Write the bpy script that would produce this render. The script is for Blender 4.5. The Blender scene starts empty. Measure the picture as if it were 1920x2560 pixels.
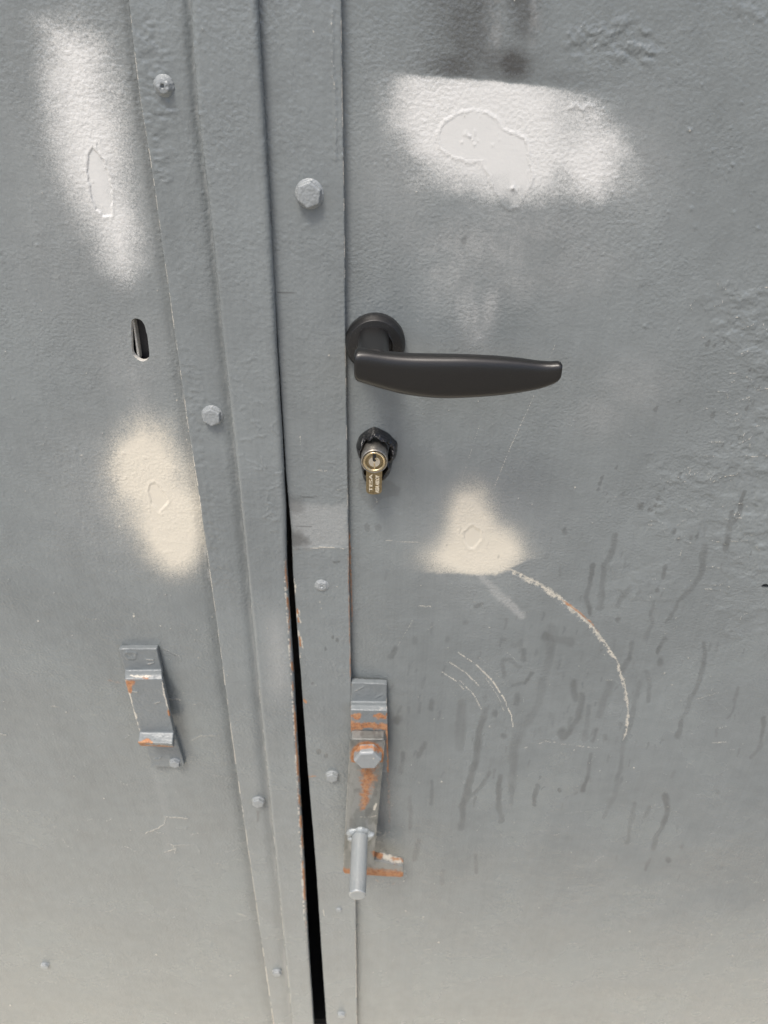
import bpy, bmesh, math, random
import numpy as np
from mathutils import Vector, Matrix

random.seed(7)
rng = np.random.default_rng(11)
scn = bpy.context.scene
COL = scn.collection

# ------------------------------------------------------------------ camera
F, CX, CY = 1829.0, 960.0, 1280.0          # focal length and centre, in pixels of the 1920x2560 photograph
PITCH, ROLL = math.radians(33.1), math.radians(0.98)
EYE = np.array([0.0, -0.45, 1.25])         # ground is z = 0, the doors' sheet is y = 0
_f = np.array([0.0, math.cos(PITCH), -math.sin(PITCH)])
_r0 = np.array([1.0, 0.0, 0.0])
_u0 = np.cross(_r0, _f)
RT = math.cos(ROLL) * _r0 + math.sin(ROLL) * _u0
UP = math.cos(ROLL) * _u0 - math.sin(ROLL) * _r0
cam_data = bpy.data.cameras.new('camera')
cam = bpy.data.objects.new('camera', cam_data)
COL.objects.link(cam)
cam.matrix_world = Matrix(((RT[0], UP[0], -_f[0], EYE[0]), (RT[1], UP[1], -_f[1], EYE[1]),
                           (RT[2], UP[2], -_f[2], EYE[2]), (0, 0, 0, 1)))
cam_data.sensor_fit = 'VERTICAL'
cam_data.sensor_height = 36.0
cam_data.lens = F / 2560.0 * 36.0
cam_data.clip_start = 0.01
cam_data.clip_end = 500.0
cam_data.dof.use_dof = True
cam_data.dof.focus_distance = 0.46
cam_data.dof.aperture_fstop = 13.0
scn.camera = cam

# ------------------------------------------------------------------ light
SUN_ELEV, SUN_AZ = math.radians(64), math.radians(206)   # azimuth: where the sun stands, clockwise from +Y
world = bpy.data.worlds.new('World')
scn.world = world
world.use_nodes = True
wn = world.node_tree
wn.nodes.clear()
sky = wn.nodes.new('ShaderNodeTexSky')
sky.sky_type = 'NISHITA'
sky.sun_disc = False
sky.sun_elevation = SUN_ELEV
sky.sun_rotation = SUN_AZ
sky.air_density = 1.0
sky.dust_density = 4.5
sky.ozone_density = 1.0
bg = wn.nodes.new('ShaderNodeBackground')
bg.inputs['Strength'].default_value = 0.108
wo = wn.nodes.new('ShaderNodeOutputWorld')
wn.links.new(sky.outputs[0], bg.inputs[0])
wn.links.new(bg.outputs[0], wo.inputs[0])
sd = bpy.data.lights.new('sun', 'SUN')
sd.energy = 1.5
sd.angle = math.radians(14)
sd.color = (1.0, 0.95, 0.88)
sun = bpy.data.objects.new('sun', sd)
COL.objects.link(sun)
sv = Vector((math.sin(SUN_AZ) * math.cos(SUN_ELEV), math.cos(SUN_AZ) * math.cos(SUN_ELEV), math.sin(SUN_ELEV)))
sun.rotation_euler = (-sv).to_track_quat('-Z', 'Y').to_euler()
scn.view_settings.view_transform = 'Standard'
scn.view_settings.look = 'None'
scn.view_settings.exposure = 0.97
scn.view_settings.gamma = 1.0
scn.view_settings.use_curve_mapping = False


# ------------------------------------------------------------------ helpers: photo pixels <-> points on real planes
def unp(px, py, y):
    """the point of the vertical plane Y = y that the photograph shows at pixel (px, py)"""
    px = np.asarray(px, float); py = np.asarray(py, float)
    d = (RT[None] * ((px.reshape(-1, 1) - CX) / F) + UP[None] * ((CY - py.reshape(-1, 1)) / F) + _f[None])
    t = (np.asarray(y, float).reshape(-1) - EYE[1]) / d[:, 1]
    return EYE[None] + d * t[:, None]


def pt(px, py, y):
    return unp([px], [py], [y])[0]


def proj(co):
    v = co - EYE[None]
    w = v @ _f
    w = np.where(np.abs(w) < 1e-4, 1e-4, w)
    px = CX + F * (v @ RT) / w
    py = CY - F * (v @ UP) / w
    bad = w < 0.05
    return np.where(bad, -1e5, px), np.where(bad, -1e5, py)


# ------------------------------------------------------------------ numpy noise
def _hash(ix, iy, s):
    h = (ix.astype(np.int64) * 374761393 + iy.astype(np.int64) * 668265263 + s * 974711) & 0x7fffffff
    h = ((h ^ (h >> 13)) * 1274126177) & 0x7fffffff
    return ((h ^ (h >> 16)) & 0xffff) / 65535.0


def vnoise(x, y, s=0):
    ix = np.floor(x); iy = np.floor(y)
    fx = x - ix; fy = y - iy
    fx = fx * fx * fx * (fx * (fx * 6 - 15) + 10); fy = fy * fy * fy * (fy * (fy * 6 - 15) + 10)
    a = _hash(ix, iy, s); b = _hash(ix + 1, iy, s); c = _hash(ix, iy + 1, s); d = _hash(ix + 1, iy + 1, s)
    return (a * (1 - fx) + b * fx) * (1 - fy) + (c * (1 - fx) + d * fx) * fy


def fbm(x, y, s=0, o=4):
    t = 0; amp = 0.5; n = 0
    for k in range(o):
        t = t + amp * vnoise(x * 2 ** k + 17.3 * k, y * 2 ** k + 9.1 * k, s + k)
        n += amp; amp *= 0.5
    return t / n


def sstep(a, b, x):
    t = np.clip((x - a) / (b - a), 0, 1)
    return t * t * (3 - 2 * t)


def seg_d(px, py, a, b):
    ax, ay = a; bx, by = b
    dx, dy = bx - ax, by - ay
    L = dx * dx + dy * dy + 1e-9
    t = np.clip(((px - ax) * dx + (py - ay) * dy) / L, 0, 1)
    return np.hypot(px - ax - t * dx, py - ay - t * dy), t


def poly_sd(px, py, P):
    d = np.full(px.shape, 1e9); ins = np.zeros(px.shape, bool)
    n = len(P)
    for i in range(n):
        a = P[i]; b = P[(i + 1) % n]
        dd, _ = seg_d(px, py, a, b)
        d = np.minimum(d, dd)
        if a[1] != b[1]:
            c = ((a[1] > py) != (b[1] > py)) & (px < (b[0] - a[0]) * (py - a[1]) / (b[1] - a[1]) + a[0])
            ins ^= c
    return np.where(ins, -d, d)


def zoom(x0, y0, s):
    """photo coordinates of points read off an enlargement (x0, y0, scale)"""
    return lambda L: [(x0 + p[0] / s, y0 + p[1] / s) + tuple(p[2:]) for p in L]


class Paint:
    """float attributes on a mesh's points: marks (spray paint, water, scratches, rust) with a shape of their own, and relief"""
    NAMES = ('spray', 'warm', 'dark', 'wet', 'scratch', 'rust', 'smooth', 'dust')

    def __init__(self, co):
        self.px, self.py = proj(co)
        n = len(co)
        self.a = {k: np.zeros(n) for k in self.NAMES}
        self.h = np.zeros(n)                      # relief in metres, + is towards the viewer

    def win(self, pts, m):
        xs = [p[0] for p in pts]; ys = [p[1] for p in pts]
        return np.nonzero((self.px > min(xs) - m) & (self.px < max(xs) + m) & (self.py > min(ys) - m) & (self.py < max(ys) + m))[0]

    def put(self, k, i, v):
        if k == 'h':
            self.h[i] += v
        else:
            self.a[k][i] = np.maximum(self.a[k][i], v)

    def poly(self, k, P, soft, val=1.0, wob=0, ws=20, bias=0.0, seed=1):
        i = self.win(P, soft * 2 + wob)
        if not len(i): return
        x, y = self.px[i], self.py[i]
        d = poly_sd(x, y, P)
        if wob: d = d + (fbm(x / ws, y / ws, seed) - 0.5) * 2 * wob
        self.put(k, i, val * (1 - sstep(-soft, soft, d + bias)))

    def stroke(self, k, pts, w, val=1.0, soft=0.5, wob=0, ws=14, seed=3, gap=0):
        ww = w if isinstance(w, (list, tuple)) else [w] * len(pts)
        m = max(ww) * 1.2 + wob + 3
        i = self.win(pts, m)
        if not len(i): return
        x, y = self.px[i], self.py[i]
        if wob:
            x, y = x + (fbm(x / ws, y / ws, seed) - .5) * 2 * wob, y + (fbm(x / ws, y / ws, seed + 9) - .5) * 2 * wob
        best = np.full(x.shape, 9.0)
        if len(pts) == 1:
            best = np.hypot(x - pts[0][0], (y - pts[0][1]) * 0.8) / (ww[0] / 2)
        for j in range(len(pts) - 1):
            d, t = seg_d(x, y, pts[j][:2], pts[j + 1][:2])
            r = (ww[j] * (1 - t) + ww[j + 1] * t) / 2
            best = np.minimum(best, d / np.maximum(r, 0.3))
        v = val * (1 - sstep(1 - soft, 1 + soft * 0.4, best))
        if gap:
            v = v * sstep(gap - .12, gap + .12, fbm(x / 7, y / 7, seed + 4))
        self.put(k, i, v)

    def gauss(self, k, c, r, val, ang=0.0, wob=0.25, ws=30, seed=5):
        i = self.win([c], max(r) * 3)
        if not len(i): return
        x, y = self.px[i] - c[0], self.py[i] - c[1]
        ca, sa = math.cos(ang), math.sin(ang)
        u, v = (x * ca + y * sa) / r[0], (-x * sa + y * ca) / r[1]
        q = u * u + v * v + (fbm(self.px[i] / ws, self.py[i] / ws, seed) - .5) * 2 * wob
        self.put(k, i, val * np.exp(-np.maximum(q, 0)))

    def store(self, me):
        for k, v in self.a.items():
            at = me.attributes.new(k, 'FLOAT', 'POINT')
            at.data.foreach_set('value', np.clip(v, 0, 1).astype(np.float32))


# ------------------------------------------------------------------ materials
def mat(name):
    m = bpy.data.materials.new(name)
    m.use_nodes = True
    nt = m.node_tree
    return m, nt, nt.nodes['Principled BSDF']


class N:
    def __init__(self, nt): self.nt = nt

    def add(self, t, **kw):
        n = self.nt.nodes.new(t)
        for k, v in kw.items(): setattr(n, k, v)
        return n

    def ln(self, a, b): self.nt.links.new(a, b)

    def val(self, s, v):
        if hasattr(v, 'is_linked') or isinstance(v, bpy.types.NodeSocket): self.ln(v, s)
        else: s.default_value = v

    def math(self, op, a, b=0.0, c=0.0, clamp=False):
        n = self.add('ShaderNodeMath', operation=op, use_clamp=clamp)
        self.val(n.inputs[0], a); self.val(n.inputs[1], b); self.val(n.inputs[2], c)
        return n.outputs[0]

    def ss(self, x, a, b, lo=0.0, hi=1.0):
        n = self.add('ShaderNodeMapRange', interpolation_type='SMOOTHSTEP')
        self.val(n.inputs[0], x); self.val(n.inputs[1], a); self.val(n.inputs[2], b); self.val(n.inputs[3], lo); self.val(n.inputs[4], hi)
        return n.outputs[0]

    def mix(self, f, a, b, mode='MIX'):
        n = self.add('ShaderNodeMix', data_type='RGBA', blend_type=mode)
        self.val(n.inputs[0], f)
        for s, v in ((n.inputs[6], a), (n.inputs[7], b)):
            if isinstance(v, tuple): s.default_value = v + (1.0,)
            else: self.ln(v, s)
        return n.outputs[2]

    def noise(self, co, scale, detail=2.0, rough=0.5, dist=0.0):
        n = self.add('ShaderNodeTexNoise')
        self.ln(co, n.inputs['Vector'])
        n.inputs['Scale'].default_value = scale; n.inputs['Detail'].default_value = detail
        n.inputs['Roughness'].default_value = rough; n.inputs['Distortion'].default_value = dist
        return n.outputs['Fac']

    def attr(self, name):
        return self.add('ShaderNodeAttribute', attribute_name=name, attribute_type='GEOMETRY').outputs['Fac']


SLATE = (0.176, 0.194, 0.195)


def painted(name, base=SLATE, bump=1.0, rough=0.24, peel_scale=470.0, stretch=1.0, metallic=0.0, rust_noise=0.0, edge_col=(0.52, 0.49, 0.42)):
    m, nt, b = mat(name)
    g = N(nt)
    geo = g.add('ShaderNodeNewGeometry')
    mp = g.add('ShaderNodeMapping')
    mp.inputs['Scale'].default_value = (1.0, 1.0, stretch)
    g.ln(geo.outputs['Position'], mp.inputs['Vector'])
    co = mp.outputs[0]
    cog = geo.outputs['Position']
    big = g.noise(cog, 9.0, 4.0, 0.6)
    mid = g.noise(cog, 70.0, 4.0, 0.6)
    fine = g.noise(cog, 2600.0, 1.0, 0.5)
    grain = g.noise(cog, 900.0, 2.0, 0.6)
    mv = g.add('ShaderNodeMapping')
    mv.inputs['Scale'].default_value = (1.0, 1.0, 0.02)
    g.ln(geo.outputs['Position'], mv.inputs['Vector'])
    brush = g.noise(mv.outputs[0], 420.0, 3.0, 0.6)
    k = g.math('ADD', g.ss(big, 0.3, 0.7, 0.92, 1.07), g.ss(mid, 0.3, 0.7, -0.04, 0.04))
    k = g.math('ADD', k, g.ss(brush, 0.3, 0.7, -0.025, 0.025))
    kc = g.add('ShaderNodeCombineColor')
    for i in range(3): g.ln(k, kc.inputs[i])
    c = g.mix(1.0, base, kc.outputs[0], 'MULTIPLY')
    sp = g.math('MULTIPLY_ADD', fine, 0.55, g.math('MULTIPLY', grain, 0.45))          # speckle about 0.5

    def speck(a, sharp=0.16):
        th = g.math('SUBTRACT', 1.0, a)
        th = g.math('MULTIPLY_ADD', th, 0.62, 0.19)
        d = g.math('SUBTRACT', sp, th)
        return g.math('MULTIPLY', g.ss(d, -sharp, sharp), g.ss(a, 0.0, 0.06))
    a_du = g.attr('dust')
    dust = g.math('MULTIPLY', a_du, g.math('MULTIPLY_ADD', sp, 3.2, -0.7), clamp=True)
    c = g.mix(dust, c, (0.36, 0.365, 0.355))
    dk = g.math('MULTIPLY', g.attr('dark'), g.math('MULTIPLY_ADD', sp, 1.6, 0.3), clamp=True)
    c = g.mix(g.math('MULTIPLY', dk, 0.92), c, (0.05, 0.049, 0.047))
    a_sp = g.attr('spray')
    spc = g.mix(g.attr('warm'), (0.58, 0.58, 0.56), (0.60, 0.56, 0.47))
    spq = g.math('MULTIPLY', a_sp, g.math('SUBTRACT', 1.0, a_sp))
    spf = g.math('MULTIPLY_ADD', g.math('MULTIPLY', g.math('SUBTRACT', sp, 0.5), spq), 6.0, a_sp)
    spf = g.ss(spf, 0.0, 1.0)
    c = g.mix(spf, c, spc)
    wet = g.attr('wet')
    c = g.mix(g.math('MULTIPLY', wet, 0.54), c, (0.080, 0.084, 0.082))
    a_sc = g.attr('scratch')
    scf = g.math('MULTIPLY', g.ss(g.math('ADD', a_sc, g.math('MULTIPLY_ADD', sp, 1.8, -0.9)), 0.28, 0.70), g.ss(a_sc, 0.02, 0.12))
    c = g.mix(scf, c, edge_col)
    a_ru = g.attr('rust')
    if rust_noise:
        rn = g.noise(cog, 160.0, 5.0, 0.65)
        a_ru = g.math('MAXIMUM', a_ru, g.ss(rn, 0.74 - rust_noise * 0.2, 0.82 - rust_noise * 0.2))
    ruf = g.math('MULTIPLY', g.ss(g.math('ADD', a_ru, g.math('MULTIPLY_ADD', g.noise(cog, 260.0, 4.0, 0.65), 1.0, g.math('MULTIPLY_ADD', sp, 0.35, -0.675))), 0.15, 0.75), g.ss(a_ru, 0.02, 0.15))
    ruc = g.mix(g.ss(grain, 0.35, 0.65), (0.43, 0.165, 0.05), (0.20, 0.10, 0.055))
    ruc = g.mix(g.ss(g.noise(cog, 240.0, 3.0, 0.6), 0.42, 0.62), ruc, (0.40, 0.205, 0.095))
    c = g.mix(g.math('MULTIPLY', ruf, 0.92), c, ruc)
    g.ln(c, b.inputs['Base Color'])
    r = g.math('ADD', g.ss(big, 0.3, 0.7, rough - 0.05, rough + 0.07), g.math('MULTIPLY', g.math('MAXIMUM', scf, ruf), 0.3))
    r = g.math('ADD', r, g.math('MULTIPLY', spf, 0.06))
    r = g.math('SUBTRACT', r, g.math('MULTIPLY', wet, 0.05))
    g.ln(r, b.inputs['Roughness'])
    b.inputs['Metallic'].default_value = metallic
    b.inputs['Specular IOR Level'].default_value = 0.5
    n1 = g.noise(co, peel_scale, 0.0, 0.5)
    n2 = g.noise(co, peel_scale * 2.3, 0.0, 0.5)
    n3 = g.noise(co, peel_scale * 0.22, 1.0, 0.5)
    h = g.math('MULTIPLY_ADD', n2, 0.4, n1)
    h = g.math('MULTIPLY_ADD', n3, 0.7, h)
    patch = g.ss(g.noise(cog, 16.0, 3.0, 0.6), 0.32, 0.68, 0.45, 1.25)                # rolled thickly here, thinly there
    h = g.math('MULTIPLY', h, g.math('MULTIPLY', patch, g.math('MULTIPLY_ADD', g.attr('smooth'), -0.8, 1.0)))
    h = g.math('ADD', h, g.math('MULTIPLY', g.math('MAXIMUM', scf, ruf), g.math('MULTIPLY', sp, 0.5)))
    bm_ = g.add('ShaderNodeBump')
    bm_.inputs['Strength'].default_value = 1.0
    bm_.inputs['Distance'].default_value = 0.00031 * bump
    g.ln(h, bm_.inputs['Height'])
    g.ln(bm_.outputs[0], b.inputs['Normal'])
    return m


M_PANEL = painted('slate_paint_panel', bump=1.0, stretch=1.1)
M_STRIP = painted('slate_paint_strip', base=(0.178, 0.196, 0.198), bump=1.0, peel_scale=430.0)
M_BOLT = painted('slate_paint_bolt', base=(0.235, 0.252, 0.256), bump=0.5, rough=0.36, peel_scale=500.0)
M_HARD = painted('worn_paint_hardware', base=(0.155, 0.172, 0.177), bump=0.9, rough=0.36, peel_scale=420.0)
M_ARM = painted('worn_zinc_arm', base=(0.170, 0.176, 0.165), bump=0.5, rough=0.42, peel_scale=500.0, metallic=0.35)
M_PIN = painted('galvanised_pin', base=(0.27, 0.292, 0.295), bump=0.5, rough=0.36, peel_scale=420.0, metallic=0.25)


def simple(name, col, rough, metal=0.0, bump=0.0, scale=300.0, var=0.0, coat=0.0, dirt=None, spec=0.5):
    m, nt, b = mat(name)
    g = N(nt)
    geo = g.add('ShaderNodeNewGeometry')
    n = g.noise(geo.outputs['Position'], scale, 3.0, 0.6)
    lo = tuple(x * (1 - var) for x in col); hi = tuple(min(1, x * (1 + var)) for x in col)
    c = g.mix(g.ss(n, 0.3, 0.7), lo, hi)
    if dirt:
        d = g.noise(geo.outputs['Position'], 1500.0, 2.0, 0.6)
        c = g.mix(g.math('MULTIPLY', g.ss(d, 0.62, 0.74), dirt[1]), c, dirt[0])
    g.ln(c, b.inputs['Base Color'])
    b.inputs['Roughness'].default_value = rough
    g.ln(g.math('ADD', rough - 0.04, g.math('MULTIPLY', n, 0.08)), b.inputs['Roughness'])
    b.inputs['Metallic'].default_value = metal
    b.inputs['Specular IOR Level'].default_value = spec
    b.inputs['Coat Weight'].default_value = coat
    if bump:
        k = g.add('ShaderNodeBump')
        k.inputs['Distance'].default_value = bump
        g.ln(n, k.inputs['Height']); g.ln(k.outputs[0], b.inputs['Normal'])
    return m


M_BLACK = simple('black_powder_coat', (0.0075, 0.0072, 0.0068), 0.34, 0.0, 0.00003, 1800.0, 0.2, dirt=((0.05, 0.048, 0.042), 0.22), spec=0.5)
M_ROSE = simple('black_powder_coat_rose', (0.009, 0.0088, 0.0085), 0.42, 0.0, 0.00006, 2000.0, 0.3, dirt=((0.12, 0.115, 0.10), 0.45))
M_SEAL = simple('glossy_black_sealant', (0.010, 0.010, 0.010), 0.10, 0.0, 0.0018, 300.0, 0.3, coat=0.3)
M_BODY = simple('dull_nickel', (0.30, 0.285, 0.255), 0.42, 0.9, 0.00008, 700.0, 0.25, dirt=((0.05, 0.045, 0.04), 0.6))
M_NICK = simple('bright_nickel', (0.78, 0.74, 0.66), 0.22, 1.0, 0.0, 700.0, 0.05)
M_BRASS = simple('worn_brass', (0.66, 0.55, 0.36), 0.28, 1.0, 0.00004, 900.0, 0.12)
M_BRASSD = simple('dull_brass', (0.25, 0.20, 0.115), 0.40, 0.9, 0.00006, 1200.0, 0.25)
M_LETTER = simple('polished_lettering', (0.86, 0.80, 0.66), 0.30, 0.6, 0.0, 900.0, 0.05)
M_DARK = simple('dark_interior', (0.010, 0.010, 0.010), 0.9, 0.0, 0.0, 60.0, 0.3)
M_BARE = simple('bare_cut_steel', (0.60, 0.58, 0.52), 0.5, 0.0, 0.0004, 900.0, 0.25, dirt=((0.06, 0.055, 0.05), 0.7))
M_LOCKCASE = simple('black_lock_case', (0.015, 0.015, 0.017), 0.5, 0.0, 0.0001, 800.0, 0.3)


def ground_mat():
    m, nt, b = mat('pale_paving')
    g = N(nt)
    geo = g.add('ShaderNodeNewGeometry')
    n = g.noise(geo.outputs['Position'], 3.0, 6.0, 0.65)
    c = g.mix(g.ss(n, 0.3, 0.7), (0.21, 0.195, 0.17), (0.29, 0.27, 0.23))
    g.ln(c, b.inputs['Base Color'])
    b.inputs['Roughness'].default_value = 0.9
    return m


# ------------------------------------------------------------------ object helpers
def empty(name, loc):
    o = bpy.data.objects.new(name, None)
    o.location = loc
    o.empty_display_size = 0.1
    COL.objects.link(o)
    return o


WORLD = {}


def setparent(o, parent):
    if parent is None: return
    o.parent = parent
    loc = WORLD.get(parent.name)
    if loc is None: loc = Vector(parent.location)
    o.matrix_parent_inverse = Matrix.Translation(-loc)
    WORLD[o.name] = Vector(o.location)


def mesh_np(name, co, quads, material, parent=None, paint=None, smooth=True, recenter=True):
    co = np.asarray(co, float)
    quads = np.asarray(quads, np.int32)
    me = bpy.data.meshes.new(name)
    c = co.mean(0) if recenter else np.zeros(3)
    me.vertices.add(len(co))
    me.vertices.foreach_set('co', (co - c).astype(np.float32).ravel())
    k = quads.shape[1]
    me.loops.add(quads.size)
    me.loops.foreach_set('vertex_index', quads.ravel())
    me.polygons.add(len(quads))
    me.polygons.foreach_set('loop_start', np.arange(0, quads.size, k, dtype=np.int32))
    me.polygons.foreach_set('loop_total', np.full(len(quads), k, np.int32))
    me.polygons.foreach_set('use_smooth', np.full(len(quads), smooth, bool))
    me.update(calc_edges=True)
    me.validate()
    if paint: paint.store(me)
    me.materials.append(material)
    o = bpy.data.objects.new(name, me)
    o.location = Vector(c)
    COL.objects.link(o)
    WORLD[o.name] = Vector(c)
    setparent(o, parent)
    return o


def obj_bm(name, bm, material, parent=None, smooth=True, origin=None):
    bmesh.ops.recalc_face_normals(bm, faces=bm.faces[:])
    c = Vector((0, 0, 0))
    for v in bm.verts: c += v.co
    c /= max(1, len(bm.verts))
    if origin is not None: c = Vector(origin)
    for v in bm.verts: v.co -= c
    me = bpy.data.meshes.new(name)
    bm.to_mesh(me); bm.free()
    for p in me.polygons: p.use_smooth = smooth
    me.materials.append(material)
    o = bpy.data.objects.new(name, me)
    o.location = c
    COL.objects.link(o)
    WORLD[o.name] = Vector(c)
    setparent(o, parent)
    return o


def remeshed(bm, voxel, smooth_it=6, fac=0.5):
    """closed shapes of a bmesh fused into one skin with worn, rounded edges: returns (coords, quads)"""
    bmesh.ops.recalc_face_normals(bm, faces=bm.faces[:])
    me = bpy.data.meshes.new('tmp')
    bm.to_mesh(me); bm.free()
    o = bpy.data.objects.new('tmp', me)
    COL.objects.link(o)
    r = o.modifiers.new('r', 'REMESH'); r.mode = 'VOXEL'; r.voxel_size = voxel
    if smooth_it:
        s = o.modifiers.new('s', 'SMOOTH'); s.factor = fac; s.iterations = smooth_it
    dg = bpy.context.evaluated_depsgraph_get()
    dg.update()
    ev = o.evaluated_get(dg)
    m2 = bpy.data.meshes.new_from_object(ev)
    n = len(m2.vertices)
    co = np.zeros(n * 3); m2.vertices.foreach_get('co', co); co = co.reshape(-1, 3)
    q = np.zeros(len(m2.polygons) * 4, np.int32); m2.polygons.foreach_get('vertices', q); q = q.reshape(-1, 4)
    bpy.data.objects.remove(o); bpy.data.meshes.remove(me); bpy.data.meshes.remove(m2)
    return co, q


def prism(bm, P_front, P_back):
    a = [bm.verts.new(p) for p in P_front]; b = [bm.verts.new(p) for p in P_back]
    n = len(a)
    bm.faces.new(a); bm.faces.new(b[::-1])
    for i in range(n):
        bm.faces.new((a[i], b[i], b[(i + 1) % n], a[(i + 1) % n]))


def lathe(bm, prof, centre, seg=48, sx=1.0, sz=1.0):
    """profile [(radius, y)] turned about the y axis through centre (x, z)"""
    rings = []
    for r, y in prof:
        if r < 1e-6:
            rings.append([bm.verts.new((centre[0], y, centre[1]))])
        else:
            rings.append([bm.verts.new((centre[0] + sx * r * math.cos(2 * math.pi * i / seg), y, centre[1] + sz * r * math.sin(2 * math.pi * i / seg))) for i in range(seg)])
    for A, B in zip(rings, rings[1:]):
        for i in range(seg):
            j = (i + 1) % seg
            if len(A) == 1 and len(B) == 1: continue
            if len(A) == 1: bm.faces.new((A[0], B[i], B[j]))
            elif len(B) == 1: bm.faces.new((A[i], A[j], B[0]))
            else: bm.faces.new((A[i], A[j], B[j], B[i]))


def loft(bm, rings, cap=True):
    R = [[bm.verts.new(p) for p in r] for r in rings]
    n = len(R[0])
    for A, B in zip(R, R[1:]):
        for i in range(n):
            bm.faces.new((A[i], A[(i + 1) % n], B[(i + 1) % n], B[i]))
    if cap:
        bm.faces.new(R[0][::-1]); bm.faces.new(R[-1])


def lin(pts, z):
    """x as a function of z through points, straight on beyond the ends"""
    p = sorted(pts, key=lambda q: q[0])
    zz = np.array([q[0] for q in p]); xx = np.array([q[1] for q in p])
    r = np.interp(z, zz, xx)
    lo = z < zz[0]; hi = z > zz[-1]
    k = max(1, min(3, len(zz) - 1))
    r = np.where(lo, xx[0] + (z - zz[0]) * (xx[k] - xx[0]) / (zz[k] - zz[0]), r)
    r = np.where(hi, xx[-1] + (z - zz[-1]) * (xx[-1] - xx[-1 - k]) / (zz[-1] - zz[-1 - k]), r)
    return r


def edge(pts, y):
    w = unp([p[0] for p in pts], [p[1] for p in pts], [y] * len(pts))
    return [(w[i, 2], w[i, 0]) for i in range(len(pts))]


# ------------------------------------------------------------------ the setting
def box_bm(bm, x0, x1, y0, y1, z0, z1):
    prism(bm, [(x0, y0, z0), (x1, y0, z0), (x1, y0, z1), (x0, y0, z1)], [(x0, y1, z0), (x1, y1, z0), (x1, y1, z1), (x0, y1, z1)])


bm = bmesh.new()
S = 60
vs = [bm.verts.new(p) for p in ((-S, -S, 0), (S, -S, 0), (S, S, 0), (-S, S, 0))]
bm.faces.new(vs)
g_ = obj_bm('ground', bm, ground_mat(), smooth=False)
g_['kind'] = 'structure'
bm = bmesh.new()  # unseen pale sheet, added to bounce warm light onto the doors' lower left
vs = [bm.verts.new(p) for p in ((-2.4, -.95, .004), (-.25, -.75, .004), (.1, -.28, .004), (.95, -.20, .004), (.95, 0.03, .004), (-2.4, 0.03, .004))]
bm.faces.new(vs)
M_BOUNCE = simple('pale_bounce', (0.78, 0.725, 0.59), 0.9, 0.0, 0.002, 90.0, 0.12)
p_ = obj_bm('bounce_sheet', bm, M_BOUNCE, smooth=False)
p_['kind'] = 'structure'
bm = bmesh.new()                     # the unlit room behind the doors, its mouth closed by the leaves
X0, X1, ZT = -0.98, 1.0, 2.02
for b_ in ((X0, X0 + .02, .05, .9, .004, ZT), (X1 - .02, X1, .05, .9, .004, ZT), (X0 + .02, X1 - .02, .88, .9, .004, ZT),
           (X0 + .02, X1 - .02, .05, .88, ZT - .02, ZT), (X0 + .02, X1 - .02, .05, .88, .004, .02)):
    box_bm(bm, *b_)
w_ = obj_bm('interior_wall', bm, M_DARK, smooth=False)
w_['kind'] = 'structure'

# ------------------------------------------------------------------ the two leaves
Y_FL, Y_ST, Y_RS = -0.0060, -0.0128, -0.0055
A_PX = [(321, 0), (350, 255), (376, 405), (405, 613), (438, 850), (472, 1085), (496, 1230), (522, 1420), (587, 1900), (683, 2560)]
B_PX = [(474, 0), (492, 278), (512, 440), (532, 613), (555.5, 850), (588, 1139), (606, 1320), (618, 1440), (663, 1900), (730, 2560)]
C_PX = [(647, 0), (664, 290), (678, 520), (693, 850), (705, 1049), (716, 1266), (719, 1420), (737, 1701), (748, 1900), (763, 2171), (772, 2352), (786, 2560)]
G_PX = [(664, 420), (700, 958), (715, 1193), (727, 1320), (732, 1425), (741, 1551), (753, 1701), (767, 1900), (788, 2141), (800, 2322), (816, 2560)]
D_PX = [(853, 0), (856, 231), (862, 579), (864, 850), (866.5, 1031), (870, 1248), (872, 1425), (877, 1671), (883, 1950), (889, 2262), (893, 2560)]
EA, EB, EC, EG, ED = edge(A_PX, Y_FL), edge(B_PX, Y_ST), edge(C_PX, -0.0062), edge(G_PX, Y_RS), edge(D_PX, Y_RS)

left = empty('metal_door', (-0.5, 0, 0.03))
left['label'] = 'left grey steel door leaf with slotted hole, doubled edge strip and rusty keeper bracket'
right = empty('metal_door', (0.45, 0, 0.03))
right['label'] = 'right grey steel door leaf carrying the black lever handle, key cylinder and latch'
for d_ in (left, right):
    d_['category'] = 'door'
    d_['kind'] = 'thing'
    d_['group'] = 'grey steel double doors'

# rows shared by sheets: fine where the photograph looks, finer near the lens
Z_TOP, Z_BOT = 1.30, 0.075
zf = []
z = Z_TOP
while z > Z_BOT:
    zf.append(z)
    z -= 0.00075 + 0.0009 * max(0.0, (1.2 - z)) / 1.1
ZF = np.array(zf)
ZALL = np.concatenate([np.linspace(2.0, Z_TOP + 0.03, 20), ZF, np.linspace(Z_BOT - 0.005, 0.03, 6)])


def fan_cols(side):
    """columns that spread with distance from the lens; side -1 for the left leaf"""
    u = np.linspace(0, 1, 520)
    ext = np.linspace(1.12, 1.0 + 0.12 * 12, 12)
    return np.concatenate([u, ext])


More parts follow.
